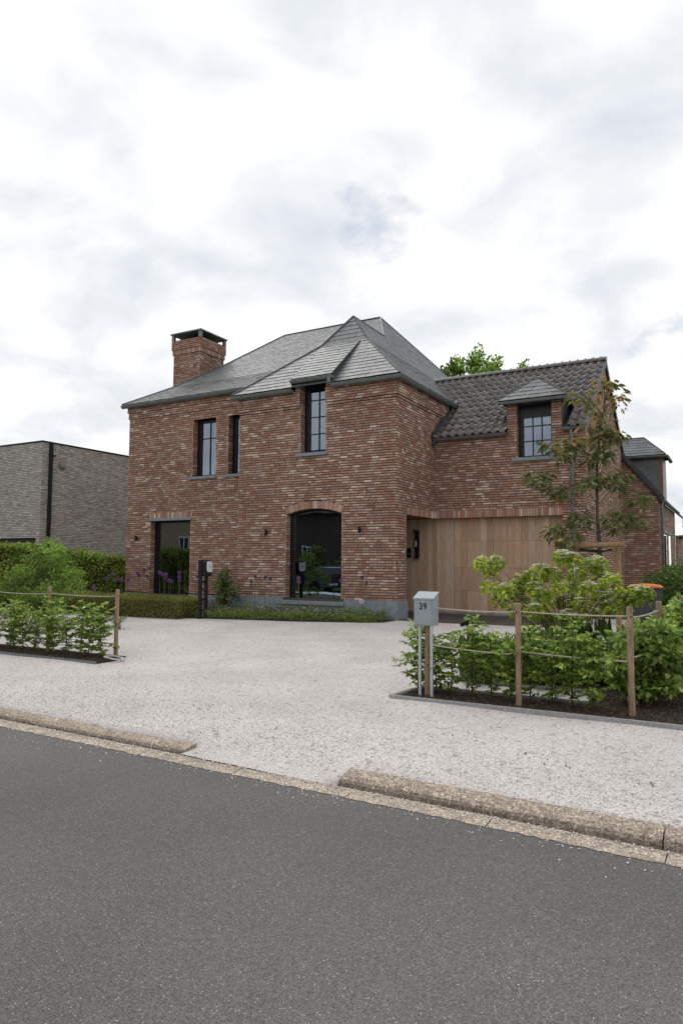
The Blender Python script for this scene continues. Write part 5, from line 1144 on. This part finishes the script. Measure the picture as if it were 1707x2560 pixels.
# ------------------------------------------------------------------ wheelie bin
t_ = thing('wheelie_bin', 'dark grey wheelie bin with an orange lid beside the gable', 'bin', (5.26, -.3, 0), rad(8)); b = MB()
b.poly([(-.21, -.24, .06), (.21, -.24, .06), (.21, .24, .06), (-.21, .24, .06), (-.27, -.30, .86), (.27, -.30, .86), (.27, .30, .86), (-.27, .30, .86)], [(0, 3, 2, 1), (4, 5, 6, 7), (0, 1, 5, 4), (1, 2, 6, 5), (2, 3, 7, 6), (3, 0, 4, 7)]); b.build('body', 'bin', t_, bevel=.02)
b = MB(); b.box((-.285, -.315, .835), (.285, .31, .885)); b.build('rim', 'bin', t_, bevel=.012)
b = MB(); n = 8; V = []
for k in range(n+1):
    x = -.28+.56*k/n; zz_ = .888+.028*math.sin(math.pi*k/n); V += [(x, -.32, zz_-.004), (x, .31, zz_+.015), (x, -.325, .872)]
b.poly(V, [(k*3, k*3+3, k*3+4, k*3+1) for k in range(n)]+[(k*3+2, k*3+5, k*3+3, k*3) for k in range(n)]); b.build('lid', 'orange', t_, smooth=True)
b = MB(); b.box((-.06, -.2925, .77), (.09, -.287, .81)); b.build('sticker', 'white', t_); b = MB(); b.tube([(-.22, .33, .84), (.22, .33, .84)], .016, 8); b.build('handle', 'bin', t_)
for x in (-.24, .24):
    b = MB(); b.tube([(x-.025, .22, .1), (x+.025, .22, .1)], .1, 18); b.build('wheel', 'tyre', t_)
# ------------------------------------------------------------------ hose by the left post
b = MB(); pts_ = []
for k in range(60):
    a = k/59*2*math.pi*2.2; r = .10+.012*math.sin(k*.9); pts_.append((-1.12+r*1.5*math.cos(a), -7.22+r*.9*math.sin(a), gz(-7.2)+.03+.03*abs(math.sin(a*.5))))
b.tube(pts_, .011, 6); props(b.build('garden_hose', 'hose', smooth=True), 'pale coiled garden hose at the foot of the left end post', 'hose')
# ------------------------------------------------------------------ across the street (seen only in the window reflections)
def far_house(loc, w_, d_, h_, wallm, label, wins, ridge):
    t_ = thing('opposite_house', label, 'house', loc); b = MB(); b.box((0, -d_, 0), (w_, 0, h_)); b.build('wall', wallm, t_)
    b = MB(); b.poly([(-.3, .3, h_-.02), (w_+.3, .3, h_-.02), (w_+.3, -d_-.3, h_-.02), (-.3, -d_-.3, h_-.02), (-.3, -d_/2, h_+ridge), (w_+.3, -d_/2, h_+ridge)], [(0, 1, 5, 4), (2, 3, 4, 5), (1, 2, 5), (3, 0, 4), (3, 2, 1, 0)]); b.build('roof', 'roofred', t_)
    for (a, c, e, f) in wins:
        b = MB(); b.box((a, 0, c), (e, .06, f)); fr_ = b.build('window', 'carwhite', t_)
        m2 = (a+e)/2
        for p, q in ((a+.09, m2-.05), (m2+.05, e-.09)):
            b = MB(); b.box((p, .055, c+.09), (q, .064, f-.09)); b.build('pane', 'black', fr_)
    return t_
far_house((-27, -29, -.24), 14.5, 9, 5.2, 'darkwall', 'dark brick house across the street', [(5.5, 1.35, 6.3, 2.75), (1, 1, 2.5, 2.4)], 3.2)
far_house((-46, -27, -.24), 16, 9, 5.4, 'tanwall', 'tan rendered house across the street', [(13.7, 1.67, 14.7, 3.6), (6, 1, 7.4, 2.6), (3, 3.8, 4.2, 5)], 3.0)
far_house((-6, -32, -.24), 14, 9, 5.0, 'roofred', 'brick house straight across the street', [(3, 1, 4.5, 2.5), (8, 1, 9.5, 2.5)], 3.2)
hedge('opposite_hedge', 'clipped hedge across the street', 'hedge', [(-46, -21.5, -22, -21.5, .5, -.24, 1.25, 1.25)], 1.3, 260, .18, .11, [(.05, .10, .02), (.07, .13, .025)], 61, .05)
for i, (x, y) in enumerate(((-17.6, -24.5), (-14.6, -24.2))):
    shrub('topiary', ('clipped round topiary across the street', 'second round topiary across the street')[i], 'shrub', (x, y, -.24), .85, .85, 2.5, 34, 45, .16, .1, [(.09, .14, .025), (.12, .17, .03)], 70+i, cr_=.34)
t_ = thing('parked_car', 'dark car parked across the street', 'car', (-12.2, -18.6, -.3)); b = MB()
side = [(-2.1, .35), (2.1, .35), (2.15, .62), (1.95, .85), (1.0, .97), (.45, 1.42), (-1.1, 1.46), (-1.75, 1.0), (-2.1, .92)]; k = len(side)
V = [(x, -.82 if z < 1.1 else -.66, z) for x, z in side]+[(x, .82 if z < 1.1 else .66, z) for x, z in side]; b.poly(V, [tuple(range(k)), tuple(range(2*k-1, k-1, -1))]+[(i, (i+1) % k, k+(i+1) % k, k+i) for i in range(k)]); b.build('body', 'carpaint', t_, bevel=.05)
for x in (-1.3, 1.3):
    for y in (-.75, .75):
        b = MB(); b.tube([(x, y-.1, .32), (x, y+.1, .32)], .32, 20); b.build('wheel', 'tyre', t_)
b = MB(); b.poly([(.95, .75, 1.0), (.45, .675, 1.38), (-1.05, .675, 1.41), (-1.6, .75, 1.02)], [(0, 1, 2, 3)]); b.build('side_window', 'glass', t_)
b = MB(); b.box((-.25, .825, .42), (.25, .835, .52)); b.build('number_plate', 'carwhite', t_)
# low wooded rise on the horizon
rs = np.random.RandomState(90); n = 5000; x = rs.uniform(-30, 80, n); z = rs.rand(n)*(1.6+1.2*np.sin(x*.13)+.6*np.sin(x*.7)); C = np.column_stack([x, 110+rs.rand(n)*6, z])
props(leaves('distant_trees', C, rdir(n, .2, rs), rdir(n, .8, rs), .9, .6, leafcols(n, [(.06, .11, .03), (.08, .13, .04)], .2, rs), None), 'far-off line of trees on the horizon', 'trees', kind='stuff')
